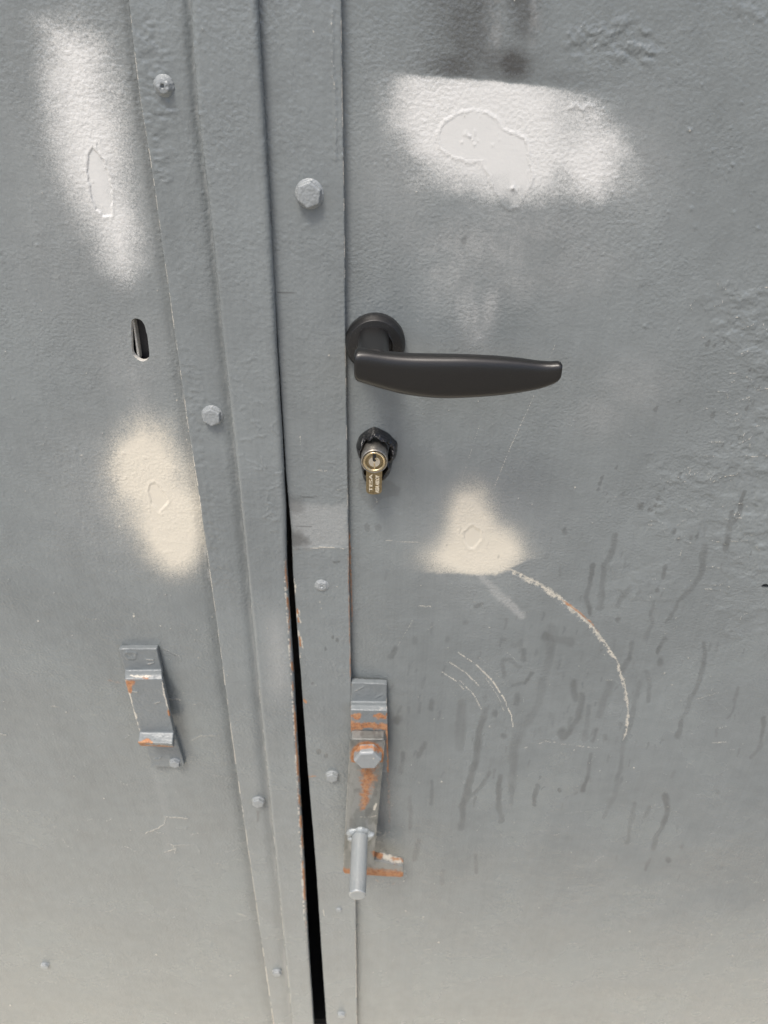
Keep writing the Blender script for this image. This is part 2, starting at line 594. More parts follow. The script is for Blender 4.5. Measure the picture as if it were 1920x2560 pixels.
def sheet_np(side, z, edge_x, far_x):
    cols = fan_cols(side)
    depth = np.clip(0.37 + (1.25 - np.clip(z, 0, 1.25)) * 0.62, 0.36, 1.2)
    W = depth * 0.62 if side > 0 else depth * 0.50
    x = np.zeros((len(z), len(cols)))
    n = (cols <= 1).sum()
    x[:, :n] = edge_x[:, None] + side * W[:, None] * cols[None, :n]
    e0 = edge_x + side * W
    k = (np.arange(len(cols) - n) + 1) / (len(cols) - n)
    x[:, n:] = e0[:, None] + (far_x - e0)[:, None] * k[None]
    zz = np.repeat(z[:, None], len(cols), 1)
    co = np.stack([x, np.zeros_like(x), zz], -1).reshape(-1, 3)
    r, c = len(z), len(cols)
    i = np.arange(r * c).reshape(r, c)
    q = np.stack([i[:-1, :-1], i[:-1, 1:], i[1:, 1:], i[1:, :-1]], -1).reshape(-1, 4)
    if side > 0: q = q[:, ::-1]
    return co, q


# ---- marks read off the photograph, in its pixels
ZA = zoom(0, 0, 1.728)
ZR = zoom(960, 0, 1.728)
ZW = zoom(960, 1200, 1.728)
ZP = zoom(1000, 200, 3.318)
ZO = zoom(200, 980, 4.1475)
ZT8 = zoom(1400, 700, 3.16)
ZK = zoom(860, 1040, 9.22)
ZH = zoom(840, 700, 2.765)
ZS = zoom(400, 850, 2.765)


def chip(P, poly, seed, depth=0.00022, up=-1.0):
    """a hard-edged smooth island where old paint flaked off before the repaint"""
    i = P.win(poly, 24)
    if not len(i): return
    x, y = P.px[i], P.py[i]
    wob = (fbm(x / 11, y / 11, seed) - .5) * 7
    d = poly_sd(x, y, poly) + wob
    P.h[i] += up * depth * (1 - sstep(-1.6, 1.6, d)) + depth * 1.1 * np.exp(-((d - 4.0) / 3.4) ** 2) * (0.5 + fbm(x / 14, y / 14, seed + 5))
    P.a['smooth'][i] = np.maximum(P.a['smooth'][i], 1 - sstep(-3, 2, d))
    


def flakes(P, poly, soft, seed, amp=0.0003, sc=24.0, lev=0.5):
    """paint over old flaking: terraces with crisp edges"""
    i = P.win(poly, soft * 2)
    if not len(i): return
    x, y = P.px[i], P.py[i]
    m = 1 - sstep(-soft, soft, poly_sd(x, y, poly) + (fbm(x / 60, y / 60, seed + 3) - .5) * 90)
    n = fbm(x / (sc * 1.5), y / sc, seed, 5)
    P.h[i] += amp * m * (sstep(lev - .008, lev + .008, n) + 0.7 * sstep(lev + .09, lev + .105, n) - 0.7 * (1 - sstep(lev - .12, lev - .105, n)))


def bumps(P, box, n, seed, hmin=.00012, hmax=.0004, rmin=1.2, rmax=3.2, white=0.35):
    r = np.random.default_rng(seed)
    for _ in range(n):
        cx = r.uniform(box[0], box[2]); cy = r.uniform(box[1], box[3])
        rad = r.uniform(rmin, rmax) * (1.0 if r.random() < .85 else 1.9)
        i = P.win([(cx, cy)], rad * 3)
        if not len(i): continue
        g = np.exp(-(((P.px[i] - cx) / rad) ** 2 + ((P.py[i] - cy) / rad / .8) ** 2))
        P.h[i] += r.uniform(hmin, hmax) * g
        if r.random() < white * .55: P.put('scratch', i, 0.75 * g ** 2.5)


def squiggles(P, poly, n, seed, w=2.0, val=.55, h=.0002):
    """short raised cracks in the paint"""
    r = np.random.default_rng(seed)
    xs = [p[0] for p in poly]; ys = [p[1] for p in poly]
    k = 0
    while k < n:
        x = r.uniform(min(xs), max(xs)); y = r.uniform(min(ys), max(ys))
        if poly_sd(np.array([x]), np.array([y]), poly)[0] > 0: continue
        k += 1
        pts = [(x, y)]; ang = r.uniform(-.5, .5) + (math.pi if r.random() < .5 else 0)
        for _ in range(r.integers(2, 6)):
            ang += r.uniform(-.8, .8)
            x += math.cos(ang) * r.uniform(5, 13); y += math.sin(ang) * r.uniform(3, 9)
            pts.append((x, y))
        P.stroke('h', pts, w * 2.6, h, .9, 1.5, 8, seed + k)
        if r.random() < .55: P.stroke('scratch', pts, w * .8, val, .7, 1.5, 8, seed + k)


def lobes(x, y, L, seed):
    v = np.ones_like(x)
    w = (fbm(x / 45, y / 45, seed) - .5) * .5
    for c, r_, an in L:
        ca, sa = math.cos(an), math.sin(an)
        u = ((x - c[0]) * ca - (y - c[1]) * sa) / r_[0]; t = ((x - c[0]) * sa + (y - c[1]) * ca) / r_[1]
        q = np.maximum(u * u + t * t + w, 0)
        v = v * (1 - np.exp(-1.15 * q ** 1.05))
    return np.clip((1 - v) * 1.12, 0, 1)


def paint_right(P):
    px, py = P.px, P.py
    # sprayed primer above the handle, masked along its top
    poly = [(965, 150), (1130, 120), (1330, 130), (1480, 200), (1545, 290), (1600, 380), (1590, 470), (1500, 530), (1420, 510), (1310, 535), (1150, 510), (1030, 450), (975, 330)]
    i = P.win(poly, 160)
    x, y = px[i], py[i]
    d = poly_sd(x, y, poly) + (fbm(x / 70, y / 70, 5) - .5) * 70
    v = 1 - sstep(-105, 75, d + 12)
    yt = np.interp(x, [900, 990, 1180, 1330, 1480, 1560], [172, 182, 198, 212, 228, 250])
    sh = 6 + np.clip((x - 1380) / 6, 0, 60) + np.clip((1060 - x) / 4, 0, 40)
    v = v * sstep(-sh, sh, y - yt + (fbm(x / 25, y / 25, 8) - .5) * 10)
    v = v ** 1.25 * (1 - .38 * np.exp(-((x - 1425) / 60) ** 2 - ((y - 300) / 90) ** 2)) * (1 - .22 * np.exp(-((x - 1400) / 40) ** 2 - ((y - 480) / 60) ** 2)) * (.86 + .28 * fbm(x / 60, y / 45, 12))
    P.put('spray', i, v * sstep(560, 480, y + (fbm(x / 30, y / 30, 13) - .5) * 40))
    # thin dust drifting down from it
    for c, r_, vv, an in (((1200, 620), (150, 80), .40, 0), ((1120, 690), (60, 90), .36, .3), ((1280, 690), (70, 70), .34, -.5), ((1172, 775), (36, 80), .55, -.18),
                          ((1222, 770), (26, 75), .48, .25), ((1195, 825), (22, 34), .42, 0), ((1450, 660), (130, 80), .24, -.4), ((1590, 960), (90, 70), .22, 0), ((1500, 1045), (60, 50), .22, 0),
                          ((1330, 560), (200, 60), .3, 0), ((1030, 560), (60, 90), .2, 0)):
        P.gauss('dust', c, r_, vv, an, .5, 34, 21)
    i = P.win([(1000, 560), (1320, 840)], 60)
    x, y = px[i], py[i]
    P.a['dust'][i] *= 0.8 + 0.35 * sstep(.3, .65, fbm(x / 9, y / 22, 23))
    # dark overspray at the top, stopped by the same mask
    for c, r_, vv, an in (((1170, 60), (95, 190), .62, 0), ((1150, 165), (90, 48), .75, .05), ((1305, 20), (46, 120), .62, 0), ((1285, 160), (50, 50), 1.0, .5), ((1220, 150), (140, 60), .62, 0),
                          ((1360, 190), (120, 26), .3, .08), ((1240, 60), (30, 150), .3, 0)):
        P.gauss('dark', c, r_, vv, an, .35, 40, 41)
    yt = np.interp(px, [900, 990, 1180, 1330, 1480], [172, 182, 198, 212, 228]) + (fbm(px / 25, py / 25, 8) - .5) * 10
    P.a['dark'] *= 1 - sstep(-6, 8, py - yt) * (px > 950) * (py < 420)
    i = P.win([(1080, -80), (1400, 200)], 30)
    P.put('dust', i, (.42 * np.exp(-((px[i] - 1235) / 22) ** 2) * sstep(190, 90, py[i]) + .5 * np.exp(-((px[i] - 1335) / 13) ** 2) * sstep(150, 40, py[i])) * sstep(.3, .6, fbm(px[i] / 8, py[i] / 18, 24)))
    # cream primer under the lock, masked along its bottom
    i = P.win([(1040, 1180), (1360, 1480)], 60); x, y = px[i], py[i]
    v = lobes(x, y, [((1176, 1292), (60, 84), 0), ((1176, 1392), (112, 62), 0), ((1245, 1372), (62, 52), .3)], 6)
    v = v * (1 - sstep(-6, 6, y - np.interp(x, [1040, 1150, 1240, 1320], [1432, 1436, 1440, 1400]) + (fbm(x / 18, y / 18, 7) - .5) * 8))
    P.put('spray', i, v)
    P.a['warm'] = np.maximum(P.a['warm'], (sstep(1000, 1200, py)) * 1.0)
    for c, r_, vv in (((1190, 1330), (150, 150), .30), ((1000, 400), (120, 190), .26), ((1560, 420), (130, 150), .30)):
        P.gauss('dust', c, r_, vv, 0, .3, 30, 66)
    # flaked islands
    chip(P, ZP([(320, 470), (340, 410), (400, 340), (480, 290), (590, 265), (700, 280), (780, 320), (830, 390), (870, 430), (940, 450), (1030, 500), (1060, 600), (1060, 680), (1090, 760), (1085, 850), (1040, 920), (980, 1040), (910, 1060), (860, 1030), (830, 950), (780, 890), (760, 790), (690, 700), (700, 660), (570, 665), (440, 630), (340, 560)]), 51, .00030, 1.0)
    chip(P, ZW([(345, 225), (380, 195), (415, 220), (418, 255), (390, 292), (370, 293), (350, 265)]), 52)
    for c, r_ in ((ZP([(560, 470)])[0], 26), (ZP([(940, 900)])[0], 12)):
        for k in range(14):
            a = rng.uniform(0, 6.28); q = rng.uniform(0, r_)
            p0 = (c[0] + math.cos(a) * q * 1.3, c[1] + math.sin(a) * q)
            P.stroke('h', [p0, (p0[0] + rng.uniform(-8, 8), p0[1] + rng.uniform(-4, 4))], 5, .0003, .9, 2, 6, k)
    # old flaking under the paint at the right
    flakes(P, [(1730, 720), (1960, 690), (1960, 1000), (1860, 930), (1800, 850)], 30, 61, .0003)
    flakes(P, [(1880, 900), (1960, 900), (1960, 1560), (1840, 1620), (1780, 1500), (1860, 1250)], 30, 62, .00026)
    flakes(P, [(1640, 1150), (1960, 1040), (1960, 1420), (1800, 1400), (1620, 1300)], 40, 63, .00028)
    flakes(P, [(1420, 60), (1580, 60), (1650, 130), (1560, 170), (1440, 120)], 20, 64, .0003)
    flakes(P, [(1840, -40), (1960, -40), (1960, 80), (1860, 40)], 18, 65, .0003)
    flakes(P, [(1520, 1400), (1700, 1380), (1700, 1560), (1500, 1500)], 40, 66, .0002)
    squiggles(P, [(1720, 720), (1950, 700), (1950, 1560), (1820, 1560), (1620, 1320), (1800, 1000)], 110, 71, 2.2)
    squiggles(P, [(1380, 1240), (1760, 1180), (1800, 1600), (1500, 1560)], 40, 72, 1.8, .3, .00016)
    squiggles(P, [(1420, 60), (1580, 60), (1640, 140), (1460, 150)], 14, 73, 2.6, .3, .0003)
    squiggles(P, [(960, 1450), (1900, 1650), (1900, 2450), (960, 2450)], 60, 74, 2.0, .45, .0001)
    P.stroke('h', [(1425, 270), (1440, 262), (1458, 275), (1470, 262), (1485, 268)], 9, .0005, .9, 2, 8, 5)
    P.stroke('scratch', ZW([(600, 1160), (700, 1130), (830, 1150), (950, 1160)]), 3, .5, .7, 2, 9, 6, .45)
    P.stroke('scratch', ZW([(780, 1440), (860, 1430)]), 3, .4, .7, 2, 9, 6, .4)
    bumps(P, (880, -20, 1920, 900), 260, 81, white=.18)
    bumps(P, (1450, 200, 1920, 900), 60, 82, .0003, .0006, 2, 4, .25)
    bumps(P, (880, 900, 1920, 1700), 320, 83, white=.5)
    bumps(P, (880, 1700, 1920, 2560), 360, 84, white=.8, rmin=1.0, rmax=2.4)
    # rain runs
    for pts, w in (
            ([(730, 640), (720, 740), (690, 860), (670, 960), (640, 1020), (590, 1070), (560, 1150), (555, 1280), (550, 1400)], [50, 44, 40, 38, 42, 60, 50, 40, 26]),
            ([(440, 1000), (410, 1090), (400, 1200), (370, 1300), (345, 1400), (330, 1500)], 32), ([(460, 1260), (420, 1330), (360, 1380)], 20),
            ([(335, 960), (330, 1080), (325, 1160)], [40, 62, 40]), ([(500, 1280), (495, 1400), (505, 1470)], 28),
            ([(1105, 880), (1075, 1000), (1040, 1110), (1025, 1220), (1000, 1340), (970, 1400), (945, 1460)], [30, 32, 26, 24, 26, 24, 14]),
            ([(980, 880), (950, 960), (930, 1020)], 34), ([(1075, 710), (1060, 780), (1030, 830)], 26),
            ([(1385, 290), (1370, 400), (1340, 460), (1290, 500), (1260, 560), (1220, 620)], [36, 30, 26, 26, 22, 14]),
            ([(1385, 710), (1380, 830), (1330, 940), (1290, 1040), (1265, 1110)], 24), ([(1530, 900), (1515, 980), (1490, 1030)], 16),
            ([(1000, 240), (990, 300), (955, 370), (940, 450), (935, 550)], 30), ([(900, 370), (890, 430), (870, 500), (890, 580)], 26),
            ([(1160, 530), (1155, 620), (1130, 690)], 22), ([(1220, 370), (1205, 420)], 18), ([(1180, 475)], 22),
            ([(1500, 140), (1490, 220), (1475, 300)], 30), ([(1560, 50), (1540, 140), (1500, 190)], 22),
            ([(820, 880), (825, 940)], 38), ([(860, 930), (840, 1030), (800, 1090), (770, 1110)], 30), ([(885, 980), (880, 1080), (860, 1120)], 28),
            ([(920, 1080), (900, 1130)], 18), ([(890, 1190), (880, 1260), (860, 1340)], 22), ([(1080, 1400), (1065, 1480), (1050, 1570)], 22),
            ([(1215, 1360), (1225, 1420), (1200, 1500), (1160, 1590)], 28), ([(1140, 840), (1150, 900), (1140, 960)], 24),
            ([(520, 780), (550, 780), (590, 810)], 26), ([(510, 800), (520, 850)], 22), ([(640, 840), (610, 880), (560, 890)], 18), ([(580, 930), (575, 970)], 28),
            ([(660, 1320), (650, 1400)], 26), ([(210, 1300), (200, 1400)], 18), ([(115, 1370), (115, 1500)], 20), ([(400, 1620), (400, 1700)], 20),
            ([(30, 770), (50, 730)], 28), ([(130, 695)], 34), ([(275, 690)], 28), ([(355, 615)], 22), ([(395, 548), (420, 535)], 16), ([(515, 695)], 28),
            ([(780, 220)], 26), ([(1110, 115)], 28), ([(1155, 130)], 22), ([(1185, 80)], 22), ([(1270, 255)], 22), ([(1325, 250)], 22),
            ([(600, 740), (600, 780)], 30), ([(560, 720), (590, 700)], 28), ([(1180, 750), (1220, 690)], 22), ([(1200, 790)], 34), ([(700, 680), (740, 690), (800, 700)], 50),
            ([(205, 960), (200, 990)], 30), ([(150, 1190), (180, 1140)], 22), ([(520, 1110)], 26), ([(760, 1340)], 20), ([(60, 1040)], 40), ([(770, 1090)], 40),
            ([(960, 1110)], 28), ([(1250, 220)], 26), ([(1010, 540), (1060, 470)], 30), ([(1010, 605)], 26), ([(1280, 1580)], 20), ([(1225, 1640)], 26),
            ([(1150, 1640), (1130, 1680)], 18), ([(1150, 1410), (1120, 1450)], 20), ([(1640, 1030), (1630, 1140), (1590, 1200)], 22), ([(430, 940)], 28), ([(480, 1010)], 30),
            ([(260, 1690), (250, 1740)], 20), ([(150, 1560), (135, 1640)], 22), ([(80, 1180), (75, 1260)], 22), ([(1440, 1350)], 22)):
        P.stroke('wet', ZW(pts), [v / 1.728 for v in w] if isinstance(w, list) else w / 1.728, rng.uniform(.45, 1.0), .6, 6, 24, int(rng.integers(90)))
    # the runs dry out unevenly, and fine spatter lies between them
    i = P.win([(960, 1180), (1920, 2300)], 0)
    P.a['wet'][i] *= .72 + .45 * sstep(.34, .60, fbm(px[i] / 38, py[i] / 55, 95)) * (.75 + .4 * sstep(.35, .55, fbm(px[i] / 9, py[i] / 14, 96)))
    r = np.random.default_rng(97)
    for _ in range(150):
        cx, cy = r.normal(1420, 230), r.normal(1700, 230)
        w = r.uniform(4, 11)
        P.stroke('wet', [(cx, cy), (cx - w * r.uniform(.1, .9), cy + w * r.uniform(.6, 3.0))], [w, w * .6], r.uniform(.2, .6), .6, 3, 9, int(r.integers(99)))
    for x, y, w in ((1165, 515, 44), (1220, 530, 32), (1297, 500, 22), (1500, 715, 24), (1480, 858, 20), (1565, 865, 30), (1475, 1020, 32), (1525, 980, 26), (755, 1030, 38), (950, 963, 18), (1205, 1080, 42),
                    (1003, 1208, 16), (1285, 1315, 22), (1355, 1300, 20), (1418, 1250, 18), (940, 1555, 40), (330, 1568, 28), (315, 1610, 32), (300, 1658, 24), (770, 1735, 30), (640, 1790, 40), (750, 1785, 26),
                    (700, 1822, 28), (755, 1845, 18), (440, 1490, 24), (30, 1983, 32), (935, 2050, 28), (1030, 2045, 22), (1080, 2030, 30), (900, 2000, 30), (1505, 2170, 22), (370, 1700, 14), (375, 1760, 12), (820, 1655, 18)):
        p = ZT8([(x, y), (x + w * .45, y - w * .8)])
        P.stroke('wet', p, [w / 3.16, w / 3.16 * .45], .85, .25, 1.5, 8, int(x))
    P.poly('wet', ZP([(510, 1310), (545, 1300), (550, 1340), (530, 1370), (505, 1350)]), 3, .8, 3, 8)
    # oily stain round the cylinder
    P.poly('wet', ZK([(330, 1450), (900, 1400), (1300, 1650), (1250, 1830), (900, 1890), (790, 1990), (640, 2150), (500, 2000), (370, 1880), (320, 1700)]), 2.5, .5, 5, 14)
    P.stroke('scratch', ZK([(690, 1840), (760, 1930), (765, 1980), (700, 2000)]), 1.6, .7, .6)
    for c in ((1430, 1295), (1510, 1295)):
        P.stroke('wet', ZS([c]), 18, .55, .3, 4, 8, c[0])
    # door opener's sweep: the arc the latch has worn
    arc = ZW([(500, 370), (600, 420), (680, 460), (760, 515), (830, 575), (900, 640), (960, 720), (1005, 790), (1035, 880), (1050, 960), (1053, 1030), (1045, 1090), (1030, 1130)])
    P.stroke('scratch', arc, [9, 20, 22, 22, 21, 19, 16, 14, 13, 12, 11, 9, 4], .62, .8, 3.5, 7, 13, .47)
    P.stroke('scratch', [(a_ + 2, b_ - 2) for a_, b_ in arc], [2, 7, 10, 11, 11, 10, 8, 6, 5, 5, 5, 4, 2], .62, .9, 3.0, 9, 16)
    P.stroke('h', arc, [4, 11, 15, 15, 15, 14, 12, 10, 9, 8, 7, 5, 2], -.00015, .6)
    P.stroke('rust', ZW([(765, 516), (800, 540), (850, 578), (895, 618), (930, 660)]), [3, 8, 8, 5, 2], .6, .7, 2, 8, 14)
    P.stroke('dust', ZW([(400, 400), (450, 450), (510, 510), (600, 590)]), [16, 26, 30, 22], .55, .8, 5, 14, 15)
    for pts, w, v in (([(250, 830), (310, 870), (345, 905)], 2.2, .7), ([(328, 868), (390, 930), (425, 1000)], 2.2, .75), ([(285, 790), (360, 840), (410, 890)], 3.0, .6),
                      ([(320, 745), (400, 800), (470, 870), (520, 950), (550, 1020), (558, 1070)], [2, 2.5, 3.2, 3.2, 2.4, 1.4], .8), ([(380, 745), (450, 800), (540, 900)], 1.5, .4),
                      ([(440, 860), (490, 930), (520, 1000)], 2, .55), ([(600, 940), (610, 985), (590, 1020)], 1.6, .4), ([(525, 740), (580, 790)], 1.6, .4), ([(290, 910), (310, 935)], 1.5, .35),
                      ([(125, 605), (60, 720)], 1.6, .45), ([(370, 405), (368, 530)], 1.3, .35), ([(1350, 950), (1450, 920)], 2.0, .45), ([(1100, 745), (1270, 630)], 1.5, .3), ([(1440, 960), (1490, 1000)], 1.6, .35),
                      ([(150, 545), (200, 548)], 3.0, .6), ([(10, 262), (70, 266), (180, 272)], 2.2, .55), ([(1420, 1135), (1490, 1132)], 2.4, .5)):
        P.stroke('scratch', ZW(pts), [q * 1.5 for q in w] if isinstance(w, list) else w * 1.5, v, .7, 1.0, 9, 17, .3)
    for pts, w, v in (([(1525, 430), (1470, 560)], 1.3, .4), ([(1370, 800), (1200, 1170), (1100, 1420)], 2.0, .6), ([(990, 1010), (870, 1380)], 1.5, .5)):
        P.stroke('scratch', ZH(pts), w, v, .6, .8, 9, 18, .25)
    P.stroke('dust', ZH([(700, 1190), (740, 1260), (760, 1330)], ), [30, 44, 30], .18, .9, 5, 12, 33)
    P.stroke('rust', [(905, 2200), (915, 2230), (930, 2205), (1000, 2210)], [10, 16, 10, 12], .2, 1.0, 6, 14, 63)
    P.stroke('rust', [(962, 1900), (972, 1960), (974, 2080)], [8, 10, 6], .3, 1.0, 4, 14, 64)
    # rust and dirt where the cover strip meets the sheet
    P.stroke('rust', [(873, 1330), (875, 1400), (878, 1480), (880, 1560)], [5, 8, 7, 4], .55, .8, 2, 8, 19)
    P.stroke('rust', [(966, 1850), (970, 1900), (971, 1935)], [6, 7, 3], .5, .8, 2, 8, 22)
    P.stroke('dark', [(867, 850), (872, 1250), (880, 1690)], 4, .5, .9, 1, 9, 20)


def paint_left(P):
    px, py = P.px, P.py
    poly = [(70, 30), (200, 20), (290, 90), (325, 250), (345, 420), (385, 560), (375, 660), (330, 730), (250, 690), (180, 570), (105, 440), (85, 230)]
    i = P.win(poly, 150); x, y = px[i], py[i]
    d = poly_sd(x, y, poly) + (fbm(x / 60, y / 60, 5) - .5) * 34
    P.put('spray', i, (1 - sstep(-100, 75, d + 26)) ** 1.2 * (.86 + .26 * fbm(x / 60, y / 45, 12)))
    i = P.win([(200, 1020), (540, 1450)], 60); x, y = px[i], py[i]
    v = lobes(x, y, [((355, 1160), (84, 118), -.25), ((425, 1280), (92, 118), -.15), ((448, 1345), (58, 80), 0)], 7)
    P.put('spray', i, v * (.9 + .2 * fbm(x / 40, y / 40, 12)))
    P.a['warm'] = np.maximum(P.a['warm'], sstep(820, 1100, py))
    for c, r_, vv in (((210, 380), (230, 420), .26), ((330, 1210), (190, 190), .34), ((330, 900), (110, 140), .24)):
        P.gauss('dust', c, r_, vv, 0, .3, 30, 67)
    P.stroke('dust', [(330, 930), (350, 1020)], [90, 80], .3, .95, 12, 30, 8)
    chip(P, ZA([(400, 640), (440, 690), (470, 770), (482, 850), (480, 930), (450, 935), (415, 905), (395, 850), (375, 740), (378, 670)]), 53)
    chip(P, ZO([(730, 955), (780, 940), (830, 980), (900, 1090), (910, 1130), (870, 1180), (825, 1230), (770, 1190), (740, 1140), (720, 1030)]), 54)
    P.stroke('h', ZA([(412, 605), (414, 640)]), 3, .0003, .8)
    bumps(P, (-20, 0, 420, 900), 160, 85, white=.12)
    bumps(P, (-20, 900, 540, 1700), 240, 86, white=.5)
    bumps(P, (-20, 1700, 680, 2560), 220, 87, white=.8, rmin=1.0, rmax=2.3)
    squiggles(P, [(0, 1700), (560, 1750), (620, 2300), (0, 2300)], 30, 75, 2.0, .5, .00014)
    for pts, v in (([(365, 2082), (395, 2068), (412, 2060), (415, 2040), (470, 2044)], .6), ([(410, 2130), (440, 2120), (438, 2132)], .6), ([(430, 2112), (490, 2110), (500, 2130)], .4),
                   ([(480, 1850), (500, 1838), (540, 1838)], .6), ([(422, 1745), (452, 1748)], .6), ([(410, 1620), (430, 1630), (450, 1640), (452, 1650)], .45), ([(0, 1835), (15, 1838)], .6), ([(595, 2282), (615, 2290)], .7)):
        P.stroke('scratch', pts, 2.6, v, .7, 2, 9, 23, .2)
        P.stroke('h', pts, 7, .0003, .9, 2, 9, 23)
    P.stroke('dust', [(385, 1930), (405, 1990), (420, 2130)], [26, 30, 24], .10, 1.0, 8, 24, 9)
    P.stroke('rust', [(272, 1700), (300, 1706)], 10, .25, .9, 3, 9, 10)
    # grime and crumbs along the flange
    i = P.win(A_PX, 60)
    d = px[i] - np.interp(py[i], [p[1] for p in A_PX], [p[0] for p in A_PX])
    P.put('dust', i, .45 * np.exp(-((d + 3) / 4) ** 2) * sstep(.45, .6, fbm(px[i] / 9, py[i] / 30, 12)) * sstep(880, 960, py[i]) * (py[i] < 1500))
    P.h[i] -= .0016 * np.exp(-(d / 14.0) ** 2)
    P.h[i] += .0004 * np.exp(-((d + 4) / 5) ** 2) * fbm(px[i] / 6, py[i] / 8, 13) * (py[i] < 1700)
    for c in ((438, 985), (442, 1000), (466, 1100), (470, 1080)):
        P.stroke('scratch', [c], 5, .7, .7, 2, 5, 3)


RIM = []


def holes(co, q, polys, y_back=0.004):
    """cut openings in a sheet, pulling the cut's edge onto the outline and turning it inwards"""
    px, py = proj(co)
    keep = np.ones(len(q), bool)
    extra_v, extra_q = [], []
    base = len(co)
    for poly in polys:
        near = np.nonzero((px > min(p[0] for p in poly) - 20) & (px < max(p[0] for p in poly) + 20) & (py > min(p[1] for p in poly) - 20) & (py < max(p[1] for p in poly) + 20))[0]
        ins = np.zeros(len(co), bool)
        ins[near] = poly_sd(px[near], py[near], poly) < 0
        keep &= ~ins[q].all(1)
        for v in np.nonzero(ins)[0]:
            best, bp = 1e9, None
            for a, b in zip(poly, poly[1:] + poly[:1]):
                d, t = seg_d(np.array([px[v]]), np.array([py[v]]), a, b)
                if d[0] < best:
                    best = d[0]; bp = (a[0] + t[0] * (b[0] - a[0]), a[1] + t[0] * (b[1] - a[1]))
            co[v] = pt(bp[0], bp[1], 0.0)
        w = unp([p[0] for p in poly], [p[1] for p in poly], [0.0] * len(poly))
        n = len(poly); s = base + len(extra_v)
        for p in w: extra_v.append(p)
        for p in w: extra_v.append(p + np.array([0, y_back, 0]))
        RIM.extend(range(s, s + 2 * n))
        for i in range(n):
            j = (i + 1) % n
            extra_q.append((s + i, s + j, s + n + j, s + n + i))
    co = np.vstack([co, np.array(extra_v)]); q = np.vstack([q[keep], np.array(extra_q)])
    return co, q


def dense(poly, n=90):
    P = np.array(poly + poly[:1], float)
    # rounded by Chaikin, then resampled
    for _ in range(3):
        a, b = P[:-1], P[1:]
        P = np.stack([a * .75 + b * .25, a * .25 + b * .75], 1).reshape(-1, 2)
        P = np.vstack([P, P[:1]])
    d = np.r_[0, np.cumsum(np.hypot(*np.diff(P, axis=0).T))]
    t = np.linspace(0, d[-1], n, endpoint=False)
    return list(zip(np.interp(t, d, P[:, 0]).tolist(), np.interp(t, d, P[:, 1]).tolist()))


SLOT = dense(zoom(300, 760, 13.82)([(380, 620), (430, 530), (530, 485), (680, 520), (800, 620), (880, 780), (905, 960), (950, 1060), (975, 1280), (1010, 1560), (1030, 1760), (980, 1900), (800, 1990), (640, 1930), (470, 1790), (410, 1640), (405, 1300), (385, 900)]))
PIN_HOLE = dense([(1902, 1464), (1916, 1460), (1928, 1466), (1922, 1474), (1908, 1472)], 24)


def build_sheet(parent, side, edge_pts, inset, far_x, painter, hole_polys):
    ex = lin(edge_pts, ZALL) + inset
    co, q = sheet_np(side, ZALL, ex, far_x)
    RIM.clear()
    co, q = holes(co, q, hole_polys)
    P = Paint(co)
    painter(P)
    if side < 0:
        P.a['spray'][RIM] = 1.0; P.a['warm'][RIM] = .3          # worn bare rim of the slot
    # the sheet itself is not quite flat
    co[:, 1] -= P.h
    co[:, 1] -= (fbm(co[:, 0] * 5 + 40, co[:, 2] * 5 + 3, 90, 3) - .5) * 0.003
    dx = np.abs(co[:, 0] - lin(edge_pts, co[:, 2]))
    co[:, 1] += 0.0035 * np.exp(-(dx / 0.028) ** 2) * sstep(0.98, 0.72, co[:, 2])     # the sheet is drawn in along its edge lower down
    o = mesh_np('door_panel', co, q, M_PANEL, parent, P)
    return o


# left sheet ends beneath its edge strip, right sheet beneath its cover strip
panel_l = build_sheet(left, -1, [(z_, (a + b) / 2) for (z_, a), (_, b) in zip(EA, EB)], 0.0, np.full(len(ZALL), -0.95), paint_left, [SLOT])
panel_r = build_sheet(right, 1, ED, -0.012, np.full(len(ZALL), 0.97), paint_right, [PIN_HOLE])


